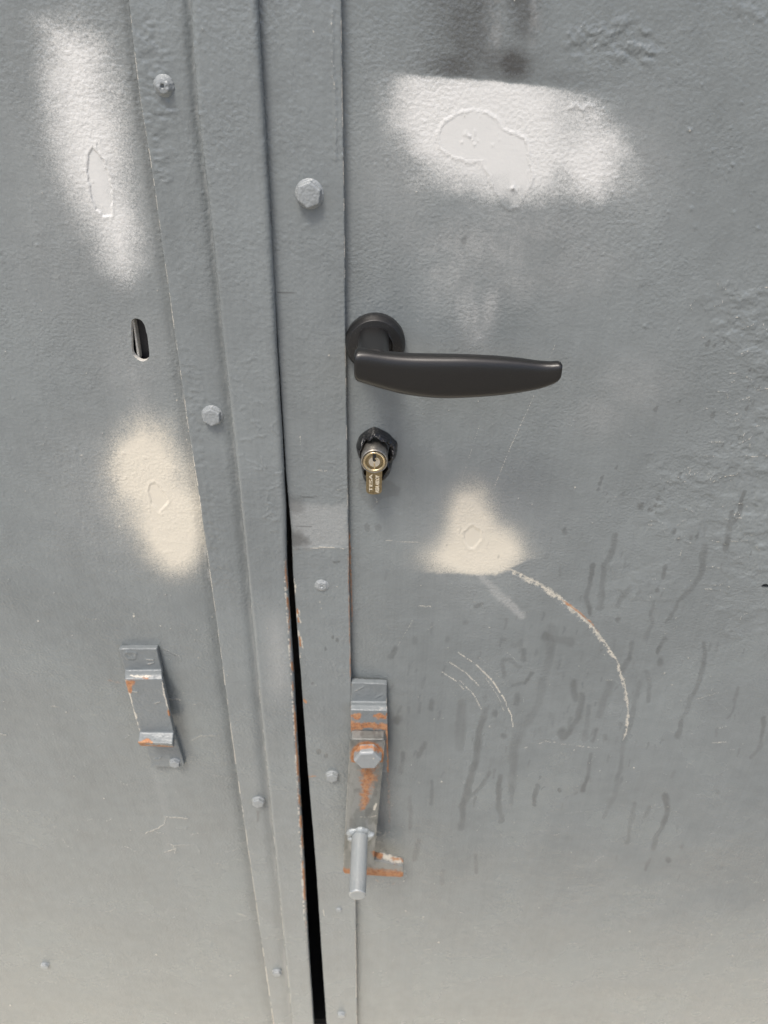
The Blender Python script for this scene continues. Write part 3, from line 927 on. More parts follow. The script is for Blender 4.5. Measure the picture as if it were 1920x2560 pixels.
def strip(name, parent, EL, ER, y_front, y_left, y_right, painter, label=None, r=0.0011, rag=0.00025, seed=1, ncol=60):
    """a flat bar on the sheet: front face with rounded arrises and two sides running back to y_left, y_right"""
    z = ZALL
    xl = lin(EL, z) + (fbm(z * 60, z * 0, seed) - .5) * 2 * rag + (fbm(z * 400, z * 0, seed + 2) - .5) * rag * .8
    xr = lin(ER, z) + (fbm(z * 60, z * 0, seed + 5) - .5) * 2 * rag + (fbm(z * 400, z * 0, seed + 7) - .5) * rag * .8
    cols = [(0, 0.0, y_left), (0, 0.0, (y_left + y_front + r) / 2)]
    for a in np.linspace(0, math.pi / 2, 5): cols.append((0, r - r * math.cos(a), y_front + r - r * math.sin(a)))
    for u in np.linspace(0, 1, ncol)[1:-1]: cols.append((u, 0.0, y_front))
    for a in np.linspace(math.pi / 2, 0, 5): cols.append((1, -r + r * math.cos(a), y_front + r - r * math.sin(a)))
    cols += [(1, 0.0, (y_right + y_front + r) / 2), (1, 0.0, y_right)]
    X = np.stack([(xl + r) * (1 - u) + (xr - r) * u if 0 < u < 1 else (xl if u == 0 else xr) + dx for u, dx, _ in cols], 1)
    Y = np.stack([np.full(len(z), y) for _, _, y in cols], 1)
    Zz = np.repeat(z[:, None], len(cols), 1)
    co = np.stack([X, Y, Zz], -1).reshape(-1, 3)
    c = len(cols); i = np.arange(len(z) * c).reshape(len(z), c)
    q = np.stack([i[:-1, :-1], i[1:, :-1], i[1:, 1:], i[:-1, 1:]], -1).reshape(-1, 4)
    P = Paint(co)
    painter(P)
    front = (co[:, 1] < y_front + r * .9)
    co[:, 1] -= np.where(front, P.h, 0)
    co[:, 1] -= (fbm(co[:, 0] * 7 + seed, co[:, 2] * 7, 91, 3) - .5) * 0.0006
    o = mesh_np(name, co, q, M_STRIP, parent, P)
    if label: o['label'] = label
    return o


def along(P, L):
    return P.px - np.interp(P.py, [p[1] for p in L], [p[0] for p in L])


def paint_flange(P):
    flakes(P, [(330, 40), (400, 40), (440, 200), (440, 460), (385, 460), (350, 240)], 12, 67, .00016, 10.0)
    flakes(P, [(440, 860), (500, 860), (560, 1440), (530, 1440), (470, 1080)], 12, 68, .00014, 8.0)
    squiggles(P, [(340, 60), (400, 60), (430, 260), (430, 460), (390, 460)], 26, 76, 1.8, .25, .00026)
    bumps(P, (330, 0, 640, 1500), 160, 88, .0001, .00035, 1.2, 3.0, .1)
    bumps(P, (500, 1500, 730, 2560), 60, 89, white=.7, rmin=1, rmax=2)
    d = along(P, A_PX)
    P.put('scratch', slice(None), .75 * np.exp(-((d - 0.5) / 2.2) ** 2) * sstep(.36, .56, fbm(P.px / 12, P.py / 24, 14)))
    P.put('rust', slice(None), .35 * np.exp(-((d - 0.5) / 1.6) ** 2) * sstep(.52, .66, fbm(P.px / 20, P.py / 50, 15)) * (P.py > 900))
    d = along(P, B_PX)
    P.h -= .0020 * np.exp(-(d / 15.0) ** 2)                 # the flange is rolled in beside the raised strip
    P.put('dust', slice(None), .25 * np.exp(-((d + 3) / 4) ** 2) * sstep(.45, .6, fbm(P.px / 9, P.py / 40, 16)))
    P.stroke('dark', [(645, 2030), (645, 2052)], [10, 6], .4, .9, 2, 8)


def paint_astragal(P):
    bumps(P, (470, 0, 760, 1400), 130, 90, .0001, .0003, 1.2, 3.0, .06)
    bumps(P, (600, 1400, 790, 2560), 50, 91, white=.5, rmin=1, rmax=2.2)
    squiggles(P, [(640, 1050), (700, 1050), (715, 1350), (660, 1350)], 24, 77, 2.0, .1, .0003)
    squiggles(P, [(560, 850), (640, 850), (640, 1150), (600, 1150)], 8, 78, 2.0, .2, .0003)
    d = along(P, C_PX)
    n = fbm(P.px / 6, P.py / 26, 17)
    lo = sstep(1330, 1480, P.py) * (1 - sstep(2230, 2400, P.py))
    P.put('rust', slice(None), .9 * np.exp(-((d + 4.5) / 3.4) ** 2) * sstep(.38, .58, n) * lo)
    P.put('scratch', slice(None), .8 * np.exp(-((d + 10.0 - 4 * n) / 3.4) ** 2) * sstep(.36, .6, fbm(P.px / 9, P.py / 5, 18)) * lo)
    P.put('dust', slice(None), .4 * np.exp(-((d + 40) / 30) ** 2) * sstep(1480, 1600, P.py) * (1 - sstep(1680, 1800, P.py)))
    P.put('dark', slice(None), .45 * np.exp(-((d + 2) / 3) ** 2) * sstep(.5, .66, fbm(P.px / 10, P.py / 40, 19)) * (P.py < 560) * (P.py > 380))
    for z0 in np.arange(590, 860, 5.0):
        P.stroke('h', [(z0 * .045 + 640, z0), (z0 * .045 + 648, z0 + 1)], 3, -.00012, .8)
    d = along(P, B_PX)
    P.put('scratch', slice(None), .6 * np.exp(-((d - 1) / 2.0) ** 2) * sstep(.42, .58, fbm(P.px / 12, P.py / 30, 20)))
    P.stroke('h', [(648, 1750), (650, 1780), (655, 1800)], [6, 10, 4], .0006, .9, 2, 8)
    for a, b in (((485, 110), (486, 160)), ((488, 258), (489, 262)), ((494, 282), (496, 286))):
        P.stroke('h', [a, b], 9, .001, .95, 2, 9)


def paint_cover(P):
    bumps(P, (650, 0, 880, 1400), 170, 92, .0001, .0003, 1.2, 3.0, .08)
    bumps(P, (730, 1400, 900, 2560), 70, 93, white=.7, rmin=1, rmax=2.2)
    P.stroke('h', [(832, 20), (830, 60), (832, 120), (831, 170), (838, 220), (837, 300), (840, 370), (839, 400)], 8, .0005, .95, 4, 12, 24)
    P.stroke('scratch', [(832, 20), (830, 60), (832, 120), (831, 170), (838, 260), (838, 320)], 3, .45, .8, 4, 10, 25, .35)
    P.stroke('scratch', [(783, 79)], 6, .8, .8)
    P.stroke('h', [(861, 390)], 12, .0012, .95)
    P.stroke('scratch', [(861, 390)], 7, .7, .8)
    d = along(P, D_PX)
    P.put('scratch', slice(None), .6 * np.exp(-((d + 0.5) / 1.9) ** 2) * sstep(.40, .57, fbm(P.px / 9, P.py / 30, 26)))
    P.put('rust', slice(None), .5 * np.exp(-((d + 1) / 2.2) ** 2) * sstep(.5, .62, fbm(P.px / 9, P.py / 60, 27)) * sstep(1330, 1420, P.py))
    g = along(P, G_PX)
    lo = sstep(1340, 1440, P.py) * (1 - sstep(1720, 1800, P.py))
    n = fbm(P.px / 9, P.py / 22, 28)
    P.put('scratch', slice(None), .75 * np.exp(-((g - 3) / 3.4) ** 2) * sstep(.5, .6, n) * lo)
    for c in ((743, 1524), (745, 1545), (749, 1592), (750, 1605)):
        P.stroke('rust', [c, (c[0] + 1, c[1] + 9)], 6, .85, .7, 2, 6)
        P.stroke('scratch', [(c[0] + 4, c[1]), (c[0] + 6, c[1] + 14)], 5, .7, .7, 3, 6)
    P.stroke('rust', [(760, 1750), (765, 1756)], 7, .9, .7, 2, 6)
    P.stroke('rust', [(770, 1941), (788, 1941)], [4, 3], .8, .7, 2, 6)
    # scuffed, greasy band level with the lock
    P.poly('dust', ZS([(880, 1120), (1290, 1150), (1295, 1430), (920, 1440)]), 12, .42, 8, 16)
    P.poly('dark', ZS([(890, 1300), (960, 1330), (1030, 1400), (960, 1440), (910, 1420)]), 12, .6, 10, 16)
    P.poly('dark', ZS([(880, 1080), (990, 1090), (1000, 1200), (890, 1180)]), 12, .32, 8, 16)
    P.stroke('dark', ZS([(950, 1078), (1010, 1086), (1080, 1082)]), 3, .7, .7, 1, 8)
    P.stroke('dark', ZS([(940, 1285), (1050, 1290)]), 3, .5, .7, 1, 8)
    P.stroke('dark', ZS([(1200, 1535), (1240, 1530)]), 5, .6, .7, 1, 8)
    P.stroke('dark', [(683, 626), (720, 627)], 2.5, .6, .7); P.stroke('dark', [(695, 731), (742, 733)], 2.5, .6, .7)
    P.stroke('scratch', ZS([(1040, 1440), (1130, 1430), (1290, 1438)]), 3, .75, .7, 2, 8, 29)
    P.stroke('h', ZS([(920, 1440), (1130, 1430), (1290, 1438)]), 7, .0003, .9, 2, 8, 29)
    P.stroke('scratch', ZS([(1090, 900), (1160, 905)]), 5, .5, .8, 2, 6, 30)
    P.stroke('scratch', ZS([(970, 660), (975, 730)]), 2, .5, .8)
    P.stroke('scratch', ZS([(1210, 120), (1250, 100)]), 2.4, .6, .8)
    P.stroke('scratch', [(800, 1502), (803, 1523)], 1.6, .6, .7)
    P.stroke('scratch', [(808, 2275), (811, 2290)], 3, .7, .7)
    for c, w in (((831, 1592), 8), ((843, 1600), 10), ((814, 1622), 8), ((781, 1708), 7), ((797, 1879), 14), ((816, 1890), 10)):
        P.stroke('wet', [c], w, .9, .3, 2, 6, int(c[0]))
    squiggles(P, [(830, 1020), (860, 1020), (865, 1260), (840, 1260)], 12, 79, 2, .35, .0002)


EF = [(z_, .3 * b + .7 * c) for (z_, b), c in zip(EB, lin(EC, np.array([q[0] for q in EB])))]
flange = strip('edge_flange', left, EA, EF, Y_FL, 0.0005, 0.04, paint_flange, seed=31, rag=.0003)
# the flange runs on beneath the raised strip
astragal = strip('edge_strip', left, EB, EC, Y_ST, Y_FL + .0005, -0.0062, paint_astragal, seed=37, r=.0031, rag=.00018, label='raised outer edge strip, rusty and chipped along its lower right edge')
cover = strip('cover_strip', right, EG, ED, Y_RS, 0.04, 0.0005, paint_cover, seed=43, r=.0009, rag=.0002, label='flat cover strip between the gap and the handle, scuffed at lock height')


# ------------------------------------------------------------------ bolts
def hexbolt_mesh():
    bm = bmesh.new()
    R, H = 0.0075, 0.0052
    rot = math.pi / 6
    def ring(r, y): return [(r * math.cos(rot + i * math.pi / 3), y, r * math.sin(rot + i * math.pi / 3)) for i in range(6)]
    loft(bm, [ring(R, 0.0012), ring(R, -H + .0007), ring(R * .90, -H)])
    lathe(bm, [(0, .001), (R * 1.12, .001), (R * 1.12, -.0005), (R * .9, -.001), (0, -.001)], (0, 0), 40)
    co, q = remeshed(bm, 0.00035, 5)
    return co, q


bco, bq = hexbolt_mesh()
bolt_proto = {}


def hexbolt(parent, px, py, y, scale=1.0, spin=0.0, label=None, material=None, seed=0, flat=1.0):
    """every bolt shares one head; its own size, turn and paint"""
    key = (material or M_BOLT).name
    top = pt(px, py, y - 0.0045 * scale * flat)      # the photograph shows the head's face there
    if key not in bolt_proto:
        P = Paint(bco + np.array([top[0], y, top[2]]))
        for k in P.a: P.a[k][:] = 0
        dx = bco.copy()
        dx[:, 1] += (fbm(bco[:, 0] * 900, bco[:, 2] * 900, 5) - .5) * .0005
        o = mesh_np('hex_bolt', dx, bq, material or M_BOLT, None, P, recenter=False)
        bolt_proto[key] = o
    else:
        o = bolt_proto[key].copy()
        COL.objects.link(o)
    o.location = (top[0], y, top[2])
    o.rotation_euler = (0, spin, 0)
    o.scale = (scale, scale * flat, scale)
    if 'label' in o: del o['label']
    if label: o['label'] = label
    setparent(o, parent)
    WORLD[o.name] = Vector(o.location)
    return o


hexbolt(left, 528, 1044, Y_FL, 0.86, .05, seed=2)
hexbolt(left, 645, 2010, Y_FL, 0.80, .2, seed=3)
hexbolt(left, 692, 2436, Y_FL, 0.72, .5, seed=4)
hexbolt(left, 111, 2418, 0.0, 0.70, .3, seed=5)
hexbolt(right, 772, 488, Y_RS, 0.98, .15, 'large hex bolt on a washer, at the top of the cover strip', seed=6)
hexbolt(right, 830, 1946, Y_RS, 0.80, .1, seed=7)
hexbolt(right, 847, 2277, Y_RS, 0.45, .4, seed=8, flat=.7)
hexbolt(right, 853, 2541, Y_RS, 0.70, .0, seed=9)


def nub(name, parent, px, py, y, R, h, hole, label, seed):
    c = pt(px, py, y - h * .7)
    bm = bmesh.new()
    lathe(bm, [(0, y + .001), (R * 1.25, y + .001), (R * 1.25, y - .0004), (R, y - h * .45), (R * .78, y - h * .92), (R * .5, y - h), (hole, y - h), (hole * .6, y - h * .55), (0, y - h * .5)], (c[0], c[2]), 40)
    co, q = remeshed(bm, 0.0003, 4)
    co[:, 1] += (fbm(co[:, 0] * 700 + seed, co[:, 2] * 700, seed) - .5) * .0008
    co[:, 0] += (fbm(co[:, 1] * 500 + seed, co[:, 2] * 600, seed + 1) - .5) * .0008
    P = Paint(co)
    o = mesh_np(name, co, q, M_BOLT, parent, P)
    o['label'] = label
    return o


nub('rivet', left, 407, 215, Y_FL, 0.0044, 0.0036, 0.0012, 'rounded painted rivet with a dimple near the top of the flange', 3)
nub('rivet', right, 804, 1466, Y_RS, 0.0046, 0.0018, 0.0012, 'flattened painted rivet below the scuffed band', 9)


# ------------------------------------------------------------------ what shows in the slotted hole
c0 = unp([p[0] for p in SLOT], [p[1] for p in SLOT], [0.0] * len(SLOT))
zs0, zs1 = c0[:, 2].min(), c0[:, 2].max()
zq = zoom(300, 760, 13.82)
bar = zq([(425, 500), (470, 500), (680, 1900), (610, 1900)])
bm = bmesh.new()
fr = [pt(p[0], p[1], 0.0042) for p in bar]
prism(bm, [tuple(p) for p in fr], [tuple(p + np.array([0, .012, 0])) for p in fr])
obj_bm('lock_edge', bm, M_BARE, left, smooth=False)['label'] = 'bare cut steel edge seen inside the slotted hole'
bm = bmesh.new()
fr = [pt(p[0], p[1], 0.010) for p in zq([(560, 300), (1200, 300), (1350, 2150), (700, 2150)])]
prism(bm, [tuple(p) for p in fr], [tuple(p + np.array([0, .02, 0])) for p in fr])
obj_bm('lock_case', bm, M_LOCKCASE, left, smooth=False)['label'] = 'black lock case behind the slotted hole'


# ------------------------------------------------------------------ straps and latch
def strap_rings(stations, t):
    """front line of a bent flat bar: (left px, right px, y); the bar is t thick"""
    F_ = []
    for (lx, ly), (rx, ry), y in stations:
        F_.append((pt(lx, ly, y), pt(rx, ry, y)))
    n = len(F_)
    rings = []
    for i in range(n):
        a, b = F_[i]
        # back side: offset along the mean in-plane normal of the neighbouring stretches
        tv = np.zeros(3)
        if i > 0: v = (F_[i][0] + F_[i][1]) - (F_[i - 1][0] + F_[i - 1][1]); tv += v / np.linalg.norm(v)
        if i < n - 1: v = (F_[i + 1][0] + F_[i + 1][1]) - (F_[i][0] + F_[i][1]); tv += v / np.linalg.norm(v)
        w = b - a; w /= np.linalg.norm(w)
        nr = np.cross(tv, w); nr /= np.linalg.norm(nr)
        if i == 0: sg = 1.0 if nr[1] > 0 else -1.0
        nr = nr * sg
        k = 1.0
        rings.append([tuple(a), tuple(b), tuple(b + nr * t[i]), tuple(a + nr * t[i])])
    return rings


ZB = zoom(200, 1550, 4.1475)
ZL = zoom(780, 1650, 3.51)


def rough_up(co, seed, amp=.0004, sc=260):
    co[:, 1] += (fbm(co[:, 0] * sc + seed, co[:, 2] * sc, seed) - .5) * amp
    co[:, 0] += (fbm(co[:, 1] * sc + seed, co[:, 2] * sc, seed + 4) - .5) * amp * .8
    co[:, 2] += (fbm(co[:, 0] * sc + seed, co[:, 1] * sc + 5, seed + 8) - .5) * amp * .6
    return co


# keeper on the left leaf
bm = bmesh.new()
lip_t = [.0055, .0055, .0055, .0055, .007, .0095]
st = [(*ZB([(400, 300), (797, 300)]), -.006), (*ZB([(462, 520), (845, 515)]), -.006), (*ZB([(462, 565), (847, 560)]), -.0105),
      (*ZB([(463, 615), (852, 615)]), -.0145), (*ZB([(615, 1163), (970, 1168)]), -.0145), (*ZB([(600, 1270), (958, 1285)]), -.0235)]
loft(bm, strap_rings(st, lip_t))
co, q = remeshed(bm, 0.0006, 3)
co = rough_up(co, 5)
P = Paint(co)
P.poly('rust', ZB([(462, 615), (600, 615), (560, 690), (540, 780), (490, 740)]), 7, .9, 8, 9)
P.stroke('scratch', ZB([(480, 640), (510, 770), (560, 950), (610, 1150)]), [14, 9, 7, 6], .75, .8, 4, 8, 3)
P.stroke('scratch', ZB([(850, 640), (880, 800), (930, 970)]), [5, 5, 5], .7, .8, 3, 6, 4, .3)
P.stroke('rust', ZB([(915, 940), (925, 985)]), 7, .9, .8)
P.stroke('scratch', ZB([(530, 575), (640, 590), (740, 580)]), [6, 12, 4], .7, .9, 4, 5, 6)
P.stroke('rust', ZB([(660, 600), (700, 610)]), 10, .6, .9, 3, 6, 7)
P.stroke('rust', ZB([(600, 1290), (700, 1255), (740, 1270)]), [12, 14, 8], .95, .8, 4, 8, 8)
P.stroke('rust', ZB([(600, 1310), (780, 1310), (950, 1320)]), [16, 9, 10], .75, .8, 4, 8, 9)
P.stroke('scratch', ZB([(700, 1330), (850, 1310), (955, 1335)]), 9, .6, .9, 4, 6, 10)
P.stroke('h', ZB([(465, 340), (520, 335), (585, 340), (570, 400), (490, 400), (465, 360)]), 6, .0005, .9, 2, 6, 11)
P.stroke('h', ZB([(490, 330), (560, 395)]), 5, .0005, .9, 2, 6, 11)
for a in ([(690, 405), (760, 415)], [(700, 455), (770, 440)], [(780, 860), (830, 845)], [(540, 740), (590, 745)]):
    P.stroke('h', ZB(a), 5, .0005, .9, 2, 6, 12); P.stroke('scratch', ZB(a), 2.5, .6, .8)
co[:, 1] -= P.h
keeper = mesh_np('keeper_bracket', co, q, M_HARD, left, P)
keeper['label'] = 'bent keeper bracket with rusty lip and chipped paint'
bm = bmesh.new()
ff = [pt(p[0], p[1], -.005) for p in ZB([(640, 1180), (985, 1180), (1082, 1500), (1075, 1520), (745, 1525)])]
prism(bm, [tuple(p) for p in ff], [tuple(p + np.array([0, .0055, 0])) for p in ff])
co, q = remeshed(bm, 0.0006, 3)
co = rough_up(co, 6)
P = Paint(co)
P.stroke('h', ZB([(780, 1440), (820, 1440), (840, 1420)]), 6, .0006, .9, 2, 6)
co[:, 1] -= P.h
mesh_np('foot_plate', co, q, M_HARD, keeper, P)
b_ = hexbolt(keeper, *ZB([(980, 1500)])[0], -.005, .66, .1)

# keeper strap, swinging arm, pivot bolt and grip pin on the right leaf
bm = bmesh.new()
st = [(*ZL([(344, 200), (658, 212)]), -.006), (*ZL([(342, 365), (656, 368)]), -.006), (*ZL([(340, 395), (657, 398)]), -.0105),
      (*ZL([(338, 440), (660, 445)]), -.0150), (*ZL([(345, 960), (672, 985)]), -.0150)]
loft(bm, strap_rings(st, [.0055] * len(st)))
co, q = remeshed(bm, 0.0006, 3)
co = rough_up(co, 8, .0005)
P = Paint(co)
P.stroke('rust', ZL([(345, 490), (420, 490)]), 18, .8, .9, 6, 8, 3)
P.stroke('rust', ZL([(560, 490), (640, 500)]), 18, .8, .9, 6, 8, 4)
P.stroke('rust', ZL([(340, 580), (480, 575), (660, 585)]), [34, 18, 22], .95, 1.0, 5, 8, 5)
P.stroke('rust', ZL([(335, 190), (332, 440)]), 5, .8, .9, 2, 8, 6)
P.stroke('rust', ZL([(660, 600), (668, 800), (672, 990)]), [12, 12, 8], .8, .8, 3, 8, 7)
P.stroke('scratch', ZL([(655, 330), (662, 500)]), 3, .6, .8, 2, 5, 8)
P.stroke('scratch', ZL([(380, 270), (450, 235)]), 3, .4, .8); P.stroke('h', ZL([(380, 270), (450, 235)]), 5, .0004, .9)
P.stroke('h', ZL([(560, 330), (640, 290), (635, 315)]), 5, .0004, .9)
P.stroke('scratch', ZL([(560, 440), (640, 420)]), 3, .5, .8, 2, 5)
co[:, 1] -= P.h
strap = mesh_np('latch_strap', co, q, M_HARD, right, P)
strap['label'] = 'bent strap holding the swinging latch, rusty where the arm sits'

YA = -.0255
bm = bmesh.new()
A2 = ZL([(350, 695), (332, 720), (300, 1250), (275, 1790), (272, 1850), (285, 1873), (340, 1880), (490, 1890), (770, 1908), (800, 1900), (806, 1850), (800, 1808), (700, 1785), (620, 1768), (547, 1760), (553, 1650), (600, 1150), (642, 720), (628, 697)])
ff = [pt(p[0], p[1], YA) for p in A2]
prism(bm, [tuple(p) for p in ff], [tuple(p + np.array([0, .0098, 0])) for p in ff])
co, q = remeshed(bm, 0.00055, 3)
co = rough_up(co, 9, .00022, 200)
P = Paint(co)
bc = ZL([(487, 850)])[0]
i = P.win([bc], 60)
d = np.hypot(P.px[i] - ZL([(487, 860)])[0][0], (P.py[i] - ZL([(0, 845)])[0][1]) * 1.15)
P.put('rust', i, 1.0 * np.exp(-((d - 35) / 8.5) ** 2) * (P.py[i] < bc[1] + 14))
P.stroke('rust', ZL([(500, 950), (495, 1050), (475, 1160), (445, 1300)]), [62, 52, 38, 20], .66, 1.0, 8, 14, 4)
P.stroke('rust', ZL([(280, 1862), (330, 1868)]), 30, .85, 1.0, 3, 8, 5)
P.stroke('rust', ZL([(480, 1868), (650, 1878), (795, 1886)]), [34, 32, 24], .82, 1.0, 4, 10, 6)
P.put('rust', slice(None), .30 * sstep(2085, 2190, P.py) * fbm(P.px / 22, P.py / 30, 61))
P.put('dust', slice(None), .30 * sstep(.48, .62, fbm(P.px / 16, P.py / 34, 71)))
P.put('dark', slice(None), .30 * sstep(.52, .66, fbm(P.px / 20, P.py / 26, 72)))
P.stroke('dust', ZL([(360, 760), (340, 1100), (310, 1500)]), [20, 34, 20], .35, 1.0, 8, 20, 62)
P.stroke('rust', ZL([(550, 1700), (600, 1720)]), 20, .9, .9, 4, 8, 7)
P.stroke('rust', ZL([(700, 1740), (795, 1760)]), 12, .6, .9, 6, 6, 8)
P.stroke('scratch', ZL([(610, 1715), (700, 1738), (790, 1768)]), [20, 24, 18], .78, .9, 5, 5, 9)  # bare metal on the hook's top face, painted whiter to read as lit
P.stroke('scratch', ZL([(565, 1265), (545, 1310)]), 8, .8, .8, 3, 6, 10)
P.stroke('scratch', ZL([(420, 1378), (520, 1378), (560, 1365)]), 3, .6, .8, 2, 5, 11, .4)
P.stroke('scratch', ZL([(330, 720), (290, 1350), (275, 1800)]), 1.8, .5, .8, 1, 8, 12)
P.stroke('scratch', ZL([(638, 720), (555, 1640)]), 1.8, .5, .8, 1, 8, 13)
arm = mesh_np('latch_arm', co, q, M_ARM, right, P)
arm['label'] = 'swinging steel latch arm with hooked foot and orange rust below its bolt'

# pivot bolt
bm = bmesh.new()
yb = YA - .0095
bt = pt(*ZL([(487, 890)])[0], yb)
R = .0124
def hring(r, y, rot=math.radians(4)):
    return [(bt[0] + r * math.cos(rot + i * math.pi / 3), y, bt[2] + r * math.sin(rot + i * math.pi / 3)) for i in range(6)]
loft(bm, [hring(R, YA + .001), hring(R, yb + .0016), hring(R * .86, yb)])
co, q = remeshed(bm, 0.0005, 3)
co = rough_up(co, 12, .00015, 300)
P = Paint(co)
P.stroke('rust', ZL([(400, 790), (430, 762), (520, 760), (590, 800)]), [12, 12, 12, 14], .8, .9, 3, 6)
P.stroke('scratch', ZL([(540, 865)]), 4, .8, .8)
mesh_np('pivot_bolt', co, q, M_BOLT, arm, P)['label'] = 'large hex pivot bolt ringed with rust'

# grip pin: stands straight out of the arm
ctr = pt(*ZL([(420, 1530)])[0], YA)
zc, xc = ctr[2], ctr[0]
best = None
for L in np.linspace(.02, .09, 141):
    _, y_ = proj(np.array([[xc, YA - L, zc]]))
    e = abs(y_[0] - ZL([(400, 2068)])[0][1])
    if best is None or e < best[0]: best = (e, L)
L = best[1]
xe = pt(*ZL([(398, 2068)])[0], YA - L)[0]
bm = bmesh.new()
rp = .0078
def ring(x, y, z, r, n=40): return [(x + r * math.cos(2 * math.pi * i / n), y, z + r * math.sin(2 * math.pi * i / n)) for i in range(n)]
loft(bm, [ring(xc, YA + .001, zc, rp), ring(xc * .5 + xe * .5, YA - L * .5, zc, rp), ring(xe, YA - L + .0009, zc, rp), ring(xe, YA - L, zc, rp - .0009)])
co, q = remeshed(bm, 0.0005, 3)
co = rough_up(co, 14, .0002, 220)
P = Paint(co)
P.put('dust', slice(None), .25 * sstep(.45, .6, fbm(P.px / 14, P.py / 30, 3)))
P.stroke('scratch', ZL([(330, 2050), (400, 2030), (470, 2050)]), 3, .5, .8, 2, 5)
pin = mesh_np('grip_pin', co, q, M_PIN, arm, P)
pin['label'] = 'round galvanised grip pin standing out of the latch arm'
bm = bmesh.new()
ns = 26
rings = []
for k in range(ns):
    a = 2 * math.pi * k / ns
    rr = .0034 * (1 + .30 * math.sin(5 * a + 1) + .18 * math.sin(9 * a))
    cx_, cz_ = xc + (rp + .0012) * math.cos(a) * 1.12, zc + (rp + .0006) * math.sin(a)
    rings.append([(cx_ + rr * math.cos(t) * math.cos(a), YA - .0004 - rr * .8 * math.sin(t), cz_ + rr * math.cos(t) * math.sin(a)) for t in np.linspace(0, 2 * math.pi, 12, endpoint=False)])
R_ = [[bm.verts.new(p) for p in r] for r in rings]
for k in range(ns):
    A_, B_ = R_[k], R_[(k + 1) % ns]
    for j in range(12):
        bm.faces.new((A_[j], A_[(j + 1) % 12], B_[(j + 1) % 12], B_[j]))
co, q = remeshed(bm, 0.0004, 4)
co = rough_up(co, 15, .0007, 300)
P = Paint(co)
mesh_np('weld_bead', co, q, M_PIN, arm, P)


# ------------------------------------------------------------------ lever handle
YF = -.054                                                     # plane of the grip's face
top = ZH([(124, 545), (136, 514), (200, 508), (350, 528), (500, 540), (700, 543), (900, 545), (1100, 556), (1250, 570), (1400, 588), (1480, 590), (1538, 584), (1564, 594)])
bot = ZH([(124, 680), (136, 712), (200, 738), (350, 782), (500, 815), (700, 836), (900, 834), (1100, 822), (1250, 806), (1400, 780), (1480, 752), (1538, 722), (1564, 690)])
thick = [.012, .0128, .0135, .0135, .0135, .0135, .013, .0125, .0115, .0100, .0092, .0088, .0080]
yoff = [.001, .0, .0, .0, -.0003, -.0006, -.0006, -.0002, .0004, .0010, .0006, .0, .0002]
bm = bmesh.new()
TP = np.array([pt(p[0], p[1], YF) for p in top]); BP = np.array([pt(p[0], p[1], YF) for p in bot])
s0 = np.arange(len(top))
ss_ = np.linspace(0, len(top) - 1, 61)


def cr(A):
    """Catmull-Rom through stations"""
    A = np.asarray(A, float)
    out = []
    for s in ss_:
        i = min(int(s), len(A) - 2); t = s - i
        p0, p1, p2, p3 = A[max(i - 1, 0)], A[i], A[i + 1], A[min(i + 2, len(A) - 1)]
        out.append(.5 * ((2 * p1) + (-p0 + p2) * t + (2 * p0 - 5 * p1 + 4 * p2 - p3) * t * t + (-p0 + 3 * p1 - 3 * p2 + p3) * t ** 3))
    return np.array(out)


TPs, BPs, TH, YO = cr(TP), cr(BP), cr(thick), cr(yoff)
rings = []
for k in range(len(ss_)):
    x = (TPs[k, 0] + BPs[k, 0]) / 2
    zt, zb = TPs[k, 2], BPs[k, 2]
    hz, hy = (zt - zb) / 2, TH[k] / 2
    ring_ = []
    for j in range(36):
        a = 2 * math.pi * j / 36
        e = 2 / 3.1
        ca, sa = math.cos(a), math.sin(a)
        ring_.append((x, YF + YO[k] + hy - hy * math.copysign(abs(ca) ** e, ca) * 1.0, (zt + zb) / 2 + hz * math.copysign(abs(sa) ** e, sa)))
    rings.append(ring_)
loft(bm, rings)
# neck from the rose into the grip
RC = pt(*ZH([(272, 425)])[0], 0.0)
nl, nr_ = pt(*ZH([(147, 450)])[0], -.025), pt(*ZH([(368, 450)])[0], -.025)
nx, nw = (nl[0] + nr_[0]) / 2, (nr_[0] - nl[0]) / 2
gz = TP[2, 2]
nz_top = gz + .0002
rings = []
for y, sx, kk in ((-.003, 1.02, 1.0), (-.012, 1.0, 1.0), (-.03, 1.0, 1.0), (-.042, 1.0, 1.0), (-.047, .98, 1.0)):
    hz = .0085
    ring_ = []
    for j in range(32):
        a = 2 * math.pi * j / 32
        e = 2 / 2.8
        ca, sa = math.cos(a), math.sin(a)
        ring_.append((nx + nw * sx * math.copysign(abs(ca) ** e, ca), y, nz_top - hz + hz * math.copysign(abs(sa) ** e, sa)))
    rings.append(ring_)
loft(bm, rings)
co, q = remeshed(bm, 0.0006, 6)
P = Paint(co)
lever = mesh_np('lever_handle', co, q, M_BLACK, right)
lever['label'] = 'matt black lever handle pointing right'
bm = bmesh.new()
rc = (RC[0], RC[2])
Rr = .0189
lathe(bm, [(0, 0.0), (Rr, 0.0), (Rr, -.0055), (Rr * .985, -.0064), (Rr * .90, -.0092), (Rr * .885, -.0096), (Rr * .62, -.0096), (Rr * .60, -.0100), (Rr * .585, -.0100), (Rr * .57, -.0092), (Rr * .55, -.006), (0, -.006)], rc, 96)
o = obj_bm('handle_rose', bm, M_ROSE, lever)
o.data.polygons.foreach_set('use_smooth', [True] * len(o.data.polygons))
md = o.modifiers.new('bevel', 'BEVEL'); md.width = .0003; md.segments = 2; md.limit_method = 'ANGLE'; md.angle_limit = math.radians(20)


